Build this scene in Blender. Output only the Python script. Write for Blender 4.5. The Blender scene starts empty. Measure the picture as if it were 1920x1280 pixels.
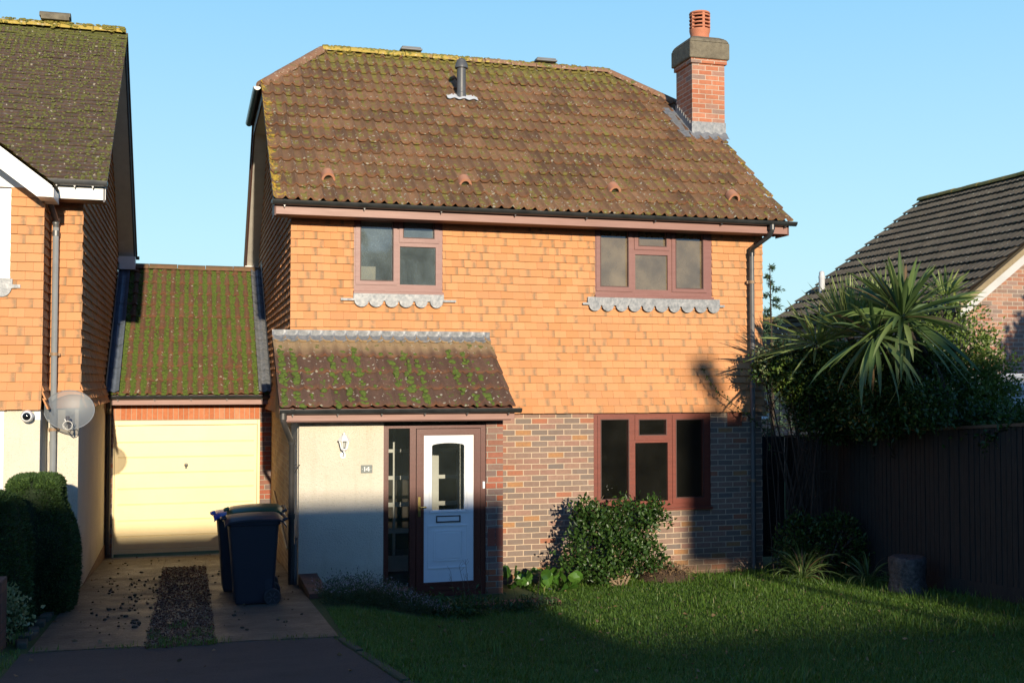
import bpy, math, random
import numpy as np
from mathutils import Vector, Matrix
R = math.radians
random.seed(7); rng = np.random.default_rng(11)
sc = bpy.context.scene
# ------------------------------------------------------------------ camera
F, TH, PIT, H = 2094.0, R(16.0), math.atan(73/2094), 2.6
camd = bpy.data.cameras.new('camera'); cam = bpy.data.objects.new('camera', camd)
sc.collection.objects.link(cam); sc.camera = cam
camd.sensor_width = 36; camd.lens = F/1920*36; camd.clip_start = .1; camd.clip_end = 1500
cam.location = (0, 0, H); cam.rotation_euler = (math.pi/2+PIT, 0, -TH)
# ------------------------------------------------------------------ sky and sun
EL, AZ = R(10.8), R(1.3)                      # low winter sun behind the camera, slightly from the left
world = bpy.data.worlds.new("World"); sc.world = world; world.use_nodes = True
wt = world.node_tree; wt.nodes.clear()
sky = wt.nodes.new('ShaderNodeTexSky'); sky.sky_type = 'NISHITA'; sky.sun_disc = False
sky.sun_elevation = R(10.8); sky.sun_rotation = math.pi + AZ; sky.altitude = 50
sky.air_density = 1.0; sky.dust_density = 0.6; sky.ozone_density = 1.0
bg = wt.nodes.new('ShaderNodeBackground'); bg.inputs[1].default_value = 0.15
wo = wt.nodes.new('ShaderNodeOutputWorld')
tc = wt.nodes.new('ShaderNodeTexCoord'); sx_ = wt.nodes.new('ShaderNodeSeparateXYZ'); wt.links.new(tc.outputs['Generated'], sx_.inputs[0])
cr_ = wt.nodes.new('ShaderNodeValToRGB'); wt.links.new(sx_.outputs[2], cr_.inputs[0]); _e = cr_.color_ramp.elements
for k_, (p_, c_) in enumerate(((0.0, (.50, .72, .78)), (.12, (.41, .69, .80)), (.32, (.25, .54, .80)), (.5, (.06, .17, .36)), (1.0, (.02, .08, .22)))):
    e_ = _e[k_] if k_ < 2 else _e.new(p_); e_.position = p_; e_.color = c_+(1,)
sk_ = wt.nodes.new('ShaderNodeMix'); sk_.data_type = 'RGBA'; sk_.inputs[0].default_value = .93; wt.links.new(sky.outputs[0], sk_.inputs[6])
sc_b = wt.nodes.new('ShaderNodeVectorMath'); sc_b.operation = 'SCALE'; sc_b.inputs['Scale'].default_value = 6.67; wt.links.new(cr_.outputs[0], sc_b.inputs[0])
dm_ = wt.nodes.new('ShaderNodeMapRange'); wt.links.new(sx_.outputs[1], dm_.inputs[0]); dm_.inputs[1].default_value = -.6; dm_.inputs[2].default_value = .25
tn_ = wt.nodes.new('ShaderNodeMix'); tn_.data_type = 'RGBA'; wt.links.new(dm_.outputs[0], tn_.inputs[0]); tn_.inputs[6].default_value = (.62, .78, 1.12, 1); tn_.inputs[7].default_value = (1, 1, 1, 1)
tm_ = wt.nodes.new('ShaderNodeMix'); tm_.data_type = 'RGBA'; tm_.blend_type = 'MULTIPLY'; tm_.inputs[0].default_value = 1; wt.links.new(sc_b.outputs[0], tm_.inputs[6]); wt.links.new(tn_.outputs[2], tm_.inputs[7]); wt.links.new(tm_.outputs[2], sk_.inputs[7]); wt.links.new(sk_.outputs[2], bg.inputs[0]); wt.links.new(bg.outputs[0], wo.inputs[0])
sun = bpy.data.lights.new('sun', 'SUN'); sun.energy = 5.0; sun.angle = R(.53); sun.color = (1, .86, .66)
suno = bpy.data.objects.new('sun', sun); sc.collection.objects.link(suno)
SD = Vector((math.sin(AZ)*math.cos(EL), math.cos(AZ)*math.cos(EL), -math.sin(EL)))
suno.rotation_euler = SD.to_track_quat('-Z', 'Y').to_euler(); suno.location = (-5, -30, 20)
sc.view_settings.view_transform = 'Standard'; sc.view_settings.look = 'None'
sc.view_settings.gamma = 1; sc.view_settings.exposure = 0.35
# ------------------------------------------------------------------ photo pixel -> point on a real plane (camera calibrated on the brick courses)
_fw = np.array([math.sin(TH)*math.cos(PIT), math.cos(TH)*math.cos(PIT), math.sin(PIT)])
_rt = np.array([math.cos(TH), -math.sin(TH), 0]); _up = np.cross(_rt, _fw)
def ray(x, y): return _fw*F+_rt*(x-960)-_up*(y-640)
def PY(x, y, Y): r = ray(x, y); t = Y/r[1]; return Vector((r[0]*t, Y, H+r[2]*t))
def PX(x, y, X): r = ray(x, y); t = X/r[0]; return Vector((X, r[1]*t, H+r[2]*t))
def sst(a): a = min(max(a, 0), 1); return a*a*(3-2*a)
def gz(X, Y):                                  # ground height: falls towards the house
    Y = min(Y, 17.9); return 1.066-.0629*Y-.22*sst((X-1.3)/1.6)*sst((Y-5)/4)
def npgz(X, Y):
    s = lambda a: np.clip(a, 0, 1)**2*(3-2*np.clip(a, 0, 1))
    Y = np.minimum(Y, 17.9); return 1.066-.0629*Y-.22*s((X-1.3)/1.6)*s((Y-5)/4)
# ------------------------------------------------------------------ materials
def nd(t, typ, ins=None, **props):
    n = t.nodes.new('ShaderNode'+typ)
    for k, v in props.items(): setattr(n, k, v)
    for k, v in (ins or {}).items():
        s = n.inputs[k]
        if isinstance(v, bpy.types.NodeSocket): t.links.new(v, s)
        else: s.default_value = v if not (isinstance(v, tuple) and len(v) == 3 and s.type == 'RGBA') else v+(1,)
    return n
def newmat(name):
    m = bpy.data.materials.new(name); m.use_nodes = True; t = m.node_tree; t.nodes.clear()
    out = t.nodes.new('ShaderNodeOutputMaterial'); b = t.nodes.new('ShaderNodeBsdfPrincipled')
    t.links.new(b.outputs[0], out.inputs[0]); return m, t, b
def ramp(t, fac, stops, interp='LINEAR'):
    n = t.nodes.new('ShaderNodeValToRGB'); cr = n.color_ramp; cr.interpolation = interp
    while len(cr.elements) < len(stops): cr.elements.new(.5)
    for e, (p, c) in zip(cr.elements, stops):
        e.position = p; e.color = (c, c, c, 1) if not isinstance(c, tuple) else c+(1,)
    t.links.new(fac, n.inputs[0]); return n.outputs[0]
def mix(t, fac, a, b, mode='MIX'):
    n = t.nodes.new('ShaderNodeMix'); n.data_type = 'RGBA'; n.blend_type = mode
    for i, v in ((0, fac), (6, a), (7, b)):
        if isinstance(v, bpy.types.NodeSocket): t.links.new(v, n.inputs[i])
        else: n.inputs[i].default_value = v if i == 0 else v+(1,)
    return n.outputs[2]
def mth(t, op, a, b=0.0, c=0.0):
    n = t.nodes.new('ShaderNodeMath'); n.operation = op
    for i, v in enumerate((a, b, c)):
        if isinstance(v, bpy.types.NodeSocket): t.links.new(v, n.inputs[i])
        else: n.inputs[i].default_value = v
    return n.outputs[0]
def pos(t, scale=(1, 1, 1)):
    g = nd(t, 'NewGeometry'); return nd(t, 'Mapping', {'Vector': g.outputs['Position'], 'Scale': scale}).outputs[0]
def noise(t, vec, s, d=4, r=.6): return nd(t, 'TexNoise', {'Vector': vec, 'Scale': s, 'Detail': d, 'Roughness': r}).outputs[0]
def bump(t, b, h, dist, st=1.0): t.links.new(nd(t, 'Bump', {'Height': h, 'Distance': dist, 'Strength': st}).outputs[0], b.inputs['Normal'])
MC = {}
def mat(name, c1, c2=None, scale=6, rough=.6, metal=0, bd=0, bs=60, stretch=(1, 1, 1), spec=.5, coat=0):
    if name in MC: return MC[name]
    m, t, b = newmat(name); p = pos(t, stretch)
    c2 = c2 or tuple(x*.8 for x in c1)
    f = ramp(t, noise(t, p, scale, 5, .65), [(.3, 0.0), (.7, 1.0)])
    t.links.new(mix(t, f, c1, c2), b.inputs['Base Color'])
    b.inputs['Metallic'].default_value = metal; b.inputs['Specular IOR Level'].default_value = spec
    rr = nd(t, 'MapRange', {'Value': noise(t, p, scale*2.3, 3), 'To Min': rough*.85, 'To Max': min(1, rough*1.15)})
    t.links.new(rr.outputs[0], b.inputs['Roughness']); b.inputs['Coat Weight'].default_value = coat
    if bd: bump(t, b, noise(t, p, bs, 4, .6), bd)
    MC[name] = m; return m
def brickmat(name, palette, mortar, w=.225, h=.075, soldier=False, mm=.0065, dirt=.25, rough=.85):
    m, t, b = newmat(name); g = nd(t, 'NewGeometry'); s = nd(t, 'SeparateXYZ', {0: g.outputs['Position']})
    xy = mth(t, 'ADD', s.outputs[0], s.outputs[1])
    wob = nd(t, 'TexNoise', {'Vector': g.outputs['Position'], 'Scale': 9.0, 'Detail': 2.0})
    xy = mth(t, 'ADD', xy, mth(t, 'MULTIPLY', mth(t, 'SUBTRACT', wob.outputs[0], .5), .006))
    zz = mth(t, 'ADD', s.outputs[2], mth(t, 'MULTIPLY', mth(t, 'SUBTRACT', nd(t, 'TexNoise', {'Vector': g.outputs['Position'], 'Scale': 5.0}).outputs[0], .5), .006))
    v = nd(t, 'CombineXYZ', {0: xy, 1: zz}).outputs[0]
    br = nd(t, 'TexBrick', {'Vector': v, 'Color1': (0, 0, 0), 'Color2': (1, 1, 1), 'Mortar': (.5, .5, .5), 'Scale': 1.0, 'Mortar Size': mm,
            'Mortar Smooth': .25, 'Bias': 0.0, 'Brick Width': w, 'Row Height': h}, offset=0.0 if soldier else .5)
    n = len(palette); rp = ramp(t, br.outputs[0], [(i/n, c) for i, c in enumerate(palette)], 'CONSTANT')
    n1 = noise(t, g.outputs['Position'], 22, 5, .7); n2 = noise(t, g.outputs['Position'], 90, 3)
    col = mix(t, ramp(t, n1, [(.35, 0.0), (.75, .55)]), rp, tuple(min(1, x*.55) for x in palette[0]))
    col = mix(t, ramp(t, n2, [(.62, 0.0), (.75, .6)]), col, (.09, .08, .075))
    mo = mix(t, noise(t, g.outputs['Position'], 30), mortar, tuple(x*.75 for x in mortar))
    col = mix(t, br.outputs[1], col, mo)
    big = noise(t, g.outputs['Position'], 1.7, 5, .6)
    col = mix(t, ramp(t, big, [(.45, 0.0), (.8, dirt)]), col, (.1, .075, .05))
    low = mth(t, 'ADD', mth(t, 'MULTIPLY', s.outputs[2], -1.6), mth(t, 'ADD', .45, big))      # damp, earth-splashed foot of the wall
    col = mix(t, ramp(t, low, [(.45, 0.0), (1.0, .7)]), col, (.12, .07, .035))
    t.links.new(col, b.inputs['Base Color']); b.inputs['Roughness'].default_value = rough
    hgt = mth(t, 'ADD', mth(t, 'MULTIPLY', br.outputs[1], -1.0), mth(t, 'MULTIPLY', n2, .35))
    bump(t, b, hgt, .006, 1.0); MC[name] = m; return m
PAL = [(.31, .19, .14), (.2, .155, .13), (.34, .2, .15), (.19, .155, .13), (.27, .18, .14), (.17, .145, .13), (.32, .2, .15), (.24, .165, .13), (.38, .14, .075), (.2, .165, .14), (.3, .17, .13), (.2, .155, .13), (.31, .17, .125), (.24, .18, .145), (.4, .2, .08), (.22, .17, .14)]
PALR = [(.33, .1, .055), (.22, .15, .12), (.35, .13, .08), (.17, .13, .115), (.27, .12, .08), (.15, .14, .13), (.42, .12, .05), (.25, .16, .13)]
M_brick = brickmat('house_brick', PAL, (.6, .46, .33), mm=.0075)
M_brick2 = brickmat('pier_brick', PALR, (.42, .36, .28), mm=.006)
M_brickS = brickmat('side_brick', [(.42, .26, .12), (.36, .2, .1), (.45, .3, .15), (.3, .18, .1)], (.5, .38, .24))
M_chim = brickmat('chimney_brick', [(.45, .16, .08), (.5, .2, .11), (.42, .2, .13), (.26, .19, .16), (.5, .18, .09), (.42, .14, .07), (.35, .2, .15), (.52, .22, .12)], (.6, .47, .36), dirt=.35)
M_bung = brickmat('bungalow_brick', [(.38, .18, .11), (.25, .17, .13), (.42, .24, .16), (.3, .2, .16), (.33, .14, .085), (.22, .17, .14)], (.55, .46, .36))
M_sold = brickmat('soldier_brick', [(.5, .17, .07), (.56, .2, .09), (.47, .15, .06), (.6, .25, .13)], (.55, .38, .26), w=.076, h=.5, soldier=True, mm=.005, dirt=.1)
def rendermat(name, c, bd=.004, bs=140):
    m, t, b = newmat(name); p = pos(t); n = noise(t, p, 1.6, 6, .6); g = nd(t, 'SeparateXYZ', {0: p})
    st = noise(t, pos(t, (3.5, 3.5, .5)), 3, 5, .6)
    col = mix(t, ramp(t, n, [(.4, 0.0), (.75, .35)]), c, tuple(x*y for x, y in zip(c, (.72, .68, .58))))
    col = mix(t, ramp(t, st, [(.55, 0.0), (.8, .3)]), col, tuple(x*y for x, y in zip(c, (.6, .56, .45))))
    low = mth(t, 'SUBTRACT', mth(t, 'ADD', .55, mth(t, 'MULTIPLY', n, .5)), g.outputs[2])
    col = mix(t, ramp(t, low, [(.3, 0.0), (.8, .55)]), col, (.22, .22, .14))
    pits = nd(t, 'TexVoronoi', {'Vector': p, 'Scale': 70.0}).outputs[0]
    col = mix(t, ramp(t, noise(t, p, 75, 2), [(.28, .55), (.4, 0.0)]), col, (.25, .24, .2))
    t.links.new(col, b.inputs['Base Color']); b.inputs['Roughness'].default_value = .9
    bump(t, b, mth(t, 'ADD', noise(t, p, bs, 4, .7), mth(t, 'MULTIPLY', pits, .5)), bd); MC[name] = m; return m
M_render = rendermat('pebbledash_render', (.7, .635, .51), .012, 110)
M_renderN = rendermat('cream_render', (.68, .62, .5), .008, 120)
def roofmat(name, c1, c2, roll=.15, gauge=.345, moss=.5, yellow=0.0, ylen=9., ridge=4.86, white=.5, topfade=None, edge=(.22, .085, .035), mossc=((.045, .085, .012), (.16, .2, .03))):
    """weathered concrete roof tile in metres of UV: u along the eaves, v up the slope"""
    m, t, b = newmat(name); uv = nd(t, 'UVMap').outputs[0]; s = nd(t, 'SeparateXYZ', {0: uv}); u, v = s.outputs[0], s.outputs[1]
    p = pos(t)
    cell = nd(t, 'CombineXYZ', {0: mth(t, 'FLOOR', mth(t, 'DIVIDE', u, roll*2)), 1: mth(t, 'FLOOR', mth(t, 'DIVIDE', v, gauge))}).outputs[0]
    rnd = nd(t, 'TexWhiteNoise', {'Vector': cell}, noise_dimensions='2D').outputs[0]
    n1 = noise(t, p, 3.5, 6, .7); n2 = noise(t, p, 28, 4, .65)
    col = mix(t, ramp(t, mth(t, 'ADD', mth(t, 'MULTIPLY', rnd, .45), mth(t, 'MULTIPLY', n1, .6)), [(.3, 0.0), (.8, 1.0)]), c1, c2)
    col = mix(t, ramp(t, n2, [(.4, 0.0), (.75, .5)]), col, tuple(x*.45 for x in c1))
    fv = mth(t, 'FRACT', mth(t, 'DIVIDE', v, gauge))
    em = mth(t, 'MULTIPLY', ramp(t, fv, [(.0, 1.0), (.3, 0.0)]), ramp(t, noise(t, p, 14, 4), [(.4, 0.0), (.6, .75)]))
    col = mix(t, em, col, edge)
    if topfade:
        tf = mth(t, 'ADD', v, mth(t, 'MULTIPLY', mth(t, 'SUBTRACT', n1, .5), .3))
        mr = nd(t, 'MapRange', {'Value': tf, 'From Min': topfade-.12, 'From Max': topfade+.12}).outputs[0]
        col = mix(t, mth(t, 'MULTIPLY', mr, .85), col, (.36, .25, .13))
    fu = mth(t, 'COSINE', mth(t, 'MULTIPLY', mth(t, 'DIVIDE', u, roll), 2*math.pi))       # +1 on the roll, -1 in the pan
    val = ramp(t, mth(t, 'MULTIPLY', mth(t, 'SUBTRACT', 1.0, fu), .5), [(.35, 0.0), (.7, 1.0)])
    pu = mth(t, 'MULTIPLY', n1, 1.0)
    gm = mth(t, 'ADD', mth(t, 'MULTIPLY', noise(t, p, 9, 5, .7), .75), mth(t, 'MULTIPLY', pu, .35))
    gm = mth(t, 'ADD', gm, mth(t, 'MULTIPLY', val, .12))
    top = nd(t, 'MapRange', {'Value': v, 'From Min': ridge-1.0, 'From Max': ridge}).outputs[0]
    gm = mth(t, 'ADD', gm, mth(t, 'MULTIPLY', top, .2 if yellow else 0.0))
    th = .82-.22*moss
    gmask = ramp(t, gm, [(th, 0.0), (th+.06, 1.0)])
    col = mix(t, gmask, col, mix(t, n2, mossc[0], mossc[1]))
    # white and pale green lichen discs
    vo = nd(t, 'TexVoronoi', {'Vector': p, 'Scale': 16.0, 'Randomness': 1.0})
    vr = nd(t, 'SeparateColor', {0: vo.outputs[1]}).outputs[0]
    low = nd(t, 'MapRange', {'Value': v, 'From Min': .9, 'From Max': 0.0}).outputs[0]
    sel = mth(t, 'GREATER_THAN', mth(t, 'ADD', vr, mth(t, 'MULTIPLY', low, .22)), 1.0-.13*white)
    dist = mth(t, 'ADD', vo.outputs[0], mth(t, 'MULTIPLY', mth(t, 'SUBTRACT', n2, .5), .9))
    wm = mth(t, 'MULTIPLY', sel, mth(t, 'LESS_THAN', dist, .26))
    col = mix(t, wm, col, mix(t, noise(t, p, 5), (.24, .23, .16), (.5, .46, .36)))
    vo2 = nd(t, 'TexVoronoi', {'Vector': pos(t, (1, .8, .8)), 'Scale': 34.0}); vr2 = nd(t, 'SeparateColor', {0: vo2.outputs[1]}).outputs[0]
    wm2 = mth(t, 'MULTIPLY', mth(t, 'GREATER_THAN', vr2, 1.0-.07*white), mth(t, 'LESS_THAN', mth(t, 'ADD', vo2.outputs[0], mth(t, 'MULTIPLY', n2, .3)), .42))
    col = mix(t, wm2, col, (.42, .38, .3)); col = mix(t, ramp(t, noise(t, p, 19, 5, .7), [(.6, 0.0), (.68, .55)]), col, (.3, .19, .1))
    if yellow:
        ed = nd(t, 'MapRange', {'Value': u, 'From Min': .34, 'From Max': .02}).outputs[0]
        ed2 = nd(t, 'MapRange', {'Value': u, 'From Min': ylen-.5, 'From Max': ylen-.05}).outputs[0]
        tp = nd(t, 'MapRange', {'Value': v, 'From Min': ridge-.7, 'From Max': ridge}).outputs[0]
        ul = nd(t, 'MapRange', {'Value': u, 'From Min': ylen*.8, 'From Max': ylen*.1}).outputs[0]
        a = mth(t, 'MAXIMUM', mth(t, 'MAXIMUM', ed, mth(t, 'MULTIPLY', ed2, .65)), mth(t, 'MULTIPLY', tp, ul))
        ym = mth(t, 'ADD', mth(t, 'MULTIPLY', a, .235*yellow), mth(t, 'ADD', mth(t, 'MULTIPLY', noise(t, p, 11, 5, .7), .8), mth(t, 'MULTIPLY', n1, .2)))
        col = mix(t, ramp(t, ym, [(.72, 0.0), (.76, 1.0)]), col, mix(t, n2, (.42, .26, .02), (.6, .42, .05)))
    t.links.new(col, b.inputs['Base Color']); b.inputs['Roughness'].default_value = .88
    bump(t, b, mth(t, 'ADD', n2, mth(t, 'MULTIPLY', gmask, .8)), .008); MC[name] = m; return m
M_roof = roofmat('brown_pantile', (.14, .076, .038), (.31, .17, .083), moss=.7, yellow=1.0, ylen=7.0, ridge=4.97, white=1.1, mossc=((.12, .1, .02), (.27, .23, .05)))
M_roofG = roofmat('garage_pantile', (.14, .072, .038), (.21, .11, .058), moss=.95, yellow=0, ridge=9, white=.6, gauge=.345)
M_roofP = roofmat('porch_pantile', (.1, .055, .036), (.16, .09, .06), moss=.5, yellow=0, ridge=9, white=.9, topfade=1.15)
M_roofN = roofmat('neighbour_tile', (.1, .068, .05), (.15, .1, .075), roll=.0825, gauge=.1, moss=.72, yellow=1.2, ylen=8.0, ridge=4.6, white=1.0, edge=(.08, .05, .03), mossc=((.07, .08, .02), (.18, .18, .04)))
M_roofB = roofmat('bungalow_tile', (.12, .098, .065), (.17, .14, .095), roll=.15, gauge=.34, moss=.2, yellow=0, ridge=9, white=.7, edge=(.05, .04, .03))
def hangmat():
    m, t, b = newmat('hung_clay_tile'); uv = nd(t, 'SeparateXYZ', {0: nd(t, 'UVMap').outputs[0]})
    tint = nd(t, 'Attribute', attribute_name='tint').outputs['Fac']; p = pos(t)
    col = ramp(t, tint, [(0.0, (.51, .225, .085)), (.3, (.56, .255, .105)), (.9, (.59, .28, .12)), (1.0, (.50, .225, .095))])
    n = noise(t, p, 18, 5, .65)
    rnd = nd(t, 'TexWhiteNoise', {'W': tint}, noise_dimensions='1D').outputs[0]
    e = ramp(t, mth(t, 'ABSOLUTE', mth(t, 'SUBTRACT', uv.outputs[0], mth(t, 'ADD', .7, mth(t, 'MULTIPLY', rnd, .3)))), [(0.02, 1.0), (.3, 0.0)])
    sm = mth(t, 'MULTIPLY', mth(t, 'MULTIPLY', e, ramp(t, n, [(.32, 0.0), (.5, 1.0)])), mth(t, 'GREATER_THAN', mth(t, 'FRACT', mth(t, 'MULTIPLY', tint, 97.3)), .6))
    col = mix(t, mth(t, 'MULTIPLY', sm, .78), col, (.2, .15, .085))
    col = mix(t, ramp(t, noise(t, p, 1.3, 4), [(.4, 0.0), (.75, .38)]), col, (.38, .22, .11)); col = mix(t, ramp(t, noise(t, pos(t, (4, 4, .7)), 2.5, 5, .65), [(.52, 0.0), (.75, .35)]), col, (.3, .19, .1))
    t.links.new(col, b.inputs['Base Color']); b.inputs['Roughness'].default_value = .85
    bump(t, b, noise(t, p, 120, 3), .0015); return m
M_hang = hangmat()
M_pvc = mat('rosewood_upvc', (.19, .042, .024), (.14, .03, .018), 3, .38, stretch=(1, 1, 14), bd=.0006, bs=60, coat=.15)
M_pvcd = mat('dark_rosewood_upvc', (.105, .026, .017), (.08, .02, .013), 3, .36, stretch=(1, 1, 14), bd=.0006, coat=.15)
M_pvcu = mat('faded_rosewood_upvc', (.21, .085, .07), (.17, .062, .05), 3, .42, stretch=(1, 1, 14), bd=.0006)
M_fascia = mat('brown_fascia_board', (.3, .16, .125), (.22, .105, .08), 2.5, .5, stretch=(.6, 1, 8))
M_soff = mat('dark_brown_soffit', (.12, .045, .03), (.09, .03, .02), 3, .6)
M_black = mat('black_gutter_plastic', (.018, .02, .021), (.04, .042, .042), 5, .3)
M_dpipe = mat('weathered_grey_pipe', (.12, .12, .115), (.08, .08, .08), 6, .42)
M_pipeB = mat('black_downpipe', (.06, .055, .05), (.03, .03, .03), 4, .3)
M_white = mat('white_board', (.78, .78, .76), (.7, .7, .67), 5, .45)
M_whiteP = mat('white_upvc', (.8, .82, .83), (.76, .78, .79), 5, .25, coat=.2)
M_cream = mat('cream_soffit_board', (.62, .58, .5), (.52, .48, .41), 5, .6)
M_lead = mat('lead_flashing', (.3, .305, .31), (.13, .145, .16), 16, .5, metal=.25, bd=.004, bs=25)
M_leadd = mat('dark_lead_flashing', (.2, .24, .3), (.13, .16, .2), 9, .5, metal=.3, bd=.004, bs=25)
M_moss = mat('green_moss', (.06, .1, .012), (.13, .18, .024), 45, .95, bd=.01, bs=220)
M_mossd = mat('olive_moss', (.09, .1, .025), (.19, .19, .05), 45, .95, bd=.01, bs=220)
M_door = mat('yellow_garage_door_paint', (.8, .645, .34), (.74, .58, .3), 2.2, .38)
M_cap = mat('mossy_stone_cap', (.2, .175, .12), (.1, .085, .06), 9, .95, bd=.01, bs=30)
M_terra = mat('terracotta', (.5, .19, .1), (.42, .15, .08), 9, .8)
M_brass = mat('brass', (.5, .38, .14), (.4, .3, .1), 20, .3, metal=.9)
M_steel = mat('brushed_steel', (.45, .43, .4), None, 20, .35, metal=.8)
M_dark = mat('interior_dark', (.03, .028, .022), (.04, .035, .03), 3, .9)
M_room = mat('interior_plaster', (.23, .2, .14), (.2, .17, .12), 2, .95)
def glassmat(name, dust, dcol, tr=.8, speck=.3, gloss=.12):
    m, t, b = newmat(name); out = [n for n in t.nodes if n.type == 'OUTPUT_MATERIAL'][0]; t.nodes.remove(b); p = pos(t)
    tb = nd(t, 'BsdfTransparent', {0: (tr, tr, tr*.97)}); df = nd(t, 'BsdfDiffuse', {0: dcol}); gl = nd(t, 'BsdfGlossy', {0: (.9, .95, 1), 'Roughness': .03})
    n = mth(t, 'ADD', ramp(t, noise(t, p, 2.5, 5, .6), [(.3, dust*.6), (.75, dust*1.5)]), ramp(t, noise(t, p, 130, 3), [(.55, 0.0), (.7, speck)]))
    m1 = nd(t, 'MixShader', {0: n, 1: tb.outputs[0], 2: df.outputs[0]})
    fr = nd(t, 'Fresnel', {'IOR': 1.5}); fa = mth(t, 'ADD', mth(t, 'MULTIPLY', fr.outputs[0], 1.5), gloss*.2)
    m2 = nd(t, 'MixShader', {0: fa, 1: m1.outputs[0], 2: gl.outputs[0]}); t.links.new(m2.outputs[0], out.inputs[0]); MC[name] = m; return m
G_up1 = glassmat('misted_glass', .26, (.27, .34, .35), .6, .45)
G_up2 = glassmat('dusty_brown_glass', .5, (.27, .21, .12), .5, .12)
G_low = glassmat('dark_glass', .03, (.25, .25, .2), .6, .02)
G_clear = glassmat('clear_glass', .045, (.3, .36, .33), .92, .01)
# ------------------------------------------------------------------ geometry
class G:
    def __init__(s): s.v = []; s.f = []; s.uv = {}; s.tint = {}
    def add(s, vs, fs, tint=None, uv=None):
        o = len(s.v); s.v += [tuple(map(float, a)) for a in vs]; s.f += [tuple(o+i for i in f) for f in fs]
        if tint is not None:
            for i in range(len(vs)): s.tint[o+i] = tint
        if uv is not None:
            for i, q in enumerate(uv): s.uv[o+i] = q
        return s
    def quad(s, *p, **k): return s.add(p, [tuple(range(len(p)))], **k)
    def box(s, x0, x1, y0, y1, z0, z1):
        vs = [(x, y, z) for x in (x0, x1) for y in (y0, y1) for z in (z0, z1)]
        return s.add(vs, [(0, 1, 3, 2), (4, 6, 7, 5), (0, 4, 5, 1), (2, 3, 7, 6), (0, 2, 6, 4), (1, 5, 7, 3)])
    def hexa(s, b, t):                             # 4 bottom points, 4 top points
        return s.add(list(b)+list(t), [(3, 2, 1, 0), (4, 5, 6, 7), (0, 1, 5, 4), (1, 2, 6, 5), (2, 3, 7, 6), (3, 0, 4, 7)])
    def prism(s, poly, a, b, ax='y'):              # polygon in the other two axes, extruded from a to b
        f = {'y': lambda p, q: (p[0], q, p[1]), 'x': lambda p, q: (q, p[0], p[1]), 'z': lambda p, q: (p[0], p[1], q)}[ax]
        n = len(poly); vs = [f(p, a) for p in poly]+[f(p, b) for p in poly]
        return s.add(vs, [tuple(range(n))[::-1], tuple(range(n, 2*n))]+[(i, (i+1) % n, n+(i+1) % n, n+i) for i in range(n)])
    def tube(s, path, r, n=8, cap=True):
        P = [Vector(p) for p in path]; m = len(P); rs = r if isinstance(r, (list, tuple)) else [r]*m; vs = []; fs = []
        ref = Vector((0, 0, 1))
        for i, p in enumerate(P):
            d = (P[min(i+1, m-1)]-P[max(i-1, 0)]).normalized()
            if abs(d.dot(ref)) > .93: ref = Vector((1, 0, 0)) if abs(d.x) < .9 else Vector((0, 1, 0))
            a = d.cross(ref).normalized(); bb = d.cross(a).normalized(); ref = bb.cross(d) if False else ref
            for k in range(n):
                q = 2*math.pi*k/n; vs.append(p+(a*math.cos(q)+bb*math.sin(q))*rs[i])
        for i in range(m-1):
            for k in range(n): fs.append((i*n+k, i*n+(k+1) % n, (i+1)*n+(k+1) % n, (i+1)*n+k))
        if cap: fs += [tuple(range(n))[::-1], tuple(range((m-1)*n, m*n))]
        return s.add(vs, fs)
    def lathe(s, prof, c, n=24, ax='z'):
        vs = []; fs = []; m = len(prof)
        for r, h in prof:
            for k in range(n):
                q = 2*math.pi*k/n; x, y = r*math.cos(q), r*math.sin(q)
                vs.append({'z': (c[0]+x, c[1]+y, c[2]+h), 'x': (c[0]+h, c[1]+x, c[2]+y), 'y': (c[0]+x, c[1]+h, c[2]+y)}[ax])
        for i in range(m-1):
            for k in range(n): fs.append((i*n+k, i*n+(k+1) % n, (i+1)*n+(k+1) % n, (i+1)*n+k))
        fs += [tuple(range(n))[::-1], tuple(range((m-1)*n, m*n))]
        return s.add(vs, fs)
    def gutter(s, p0, p1, out, r=.055, n=10):      # half-round trough, open at the top; out = horizontal unit vector across
        p0, p1, out = Vector(p0), Vector(p1), Vector(out); vs = []; up = Vector((0, 0, 1))
        for p in (p0, p1):
            for rr in (r, r-.006):
                for k in range(n+1):
                    q = math.pi*k/n; vs.append(p+out*math.cos(q)*rr-up*math.sin(q)*rr)
        N = n+1; fs = []
        for k in range(n):
            fs += [(k, k+1, 2*N+k+1, 2*N+k), (N+k+1, N+k, 3*N+k, 3*N+k+1)]
        for k in range(n): fs += [(k, N+k, N+k+1, k+1), (2*N+k, 2*N+k+1, 3*N+k+1, 3*N+k)]
        fs += [(0, 2*N, 3*N, N), (n, N+n, 3*N+n, 2*N+n)]
        s.add(vs, fs)
        for p in (p0, p1):                         # end caps
            c = [p+out*math.cos(math.pi*k/n)*r-up*math.sin(math.pi*k/n)*r for k in range(N)]
            d = (p1-p0).normalized()*.004; s.add(c+[x+d for x in c], [tuple(range(N)), tuple(range(N, 2*N))[::-1]])
        return s
def offset_of(p):
    o = Vector((0, 0, 0))
    while p is not None: o += p.location; p = p.parent
    return o
def link(name, me, m, parent):
    o = bpy.data.objects.new(name, me); sc.collection.objects.link(o)
    for k in (m if isinstance(m, (list, tuple)) else [m]): me.materials.append(k)
    if parent is not None: o.parent = parent
    return o
def tag(o, label=None, cat=None, group=None, kind=None):
    for k, v in (('label', label), ('category', cat), ('group', group), ('kind', kind)):
        if v: o[k] = v
    return o
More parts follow.
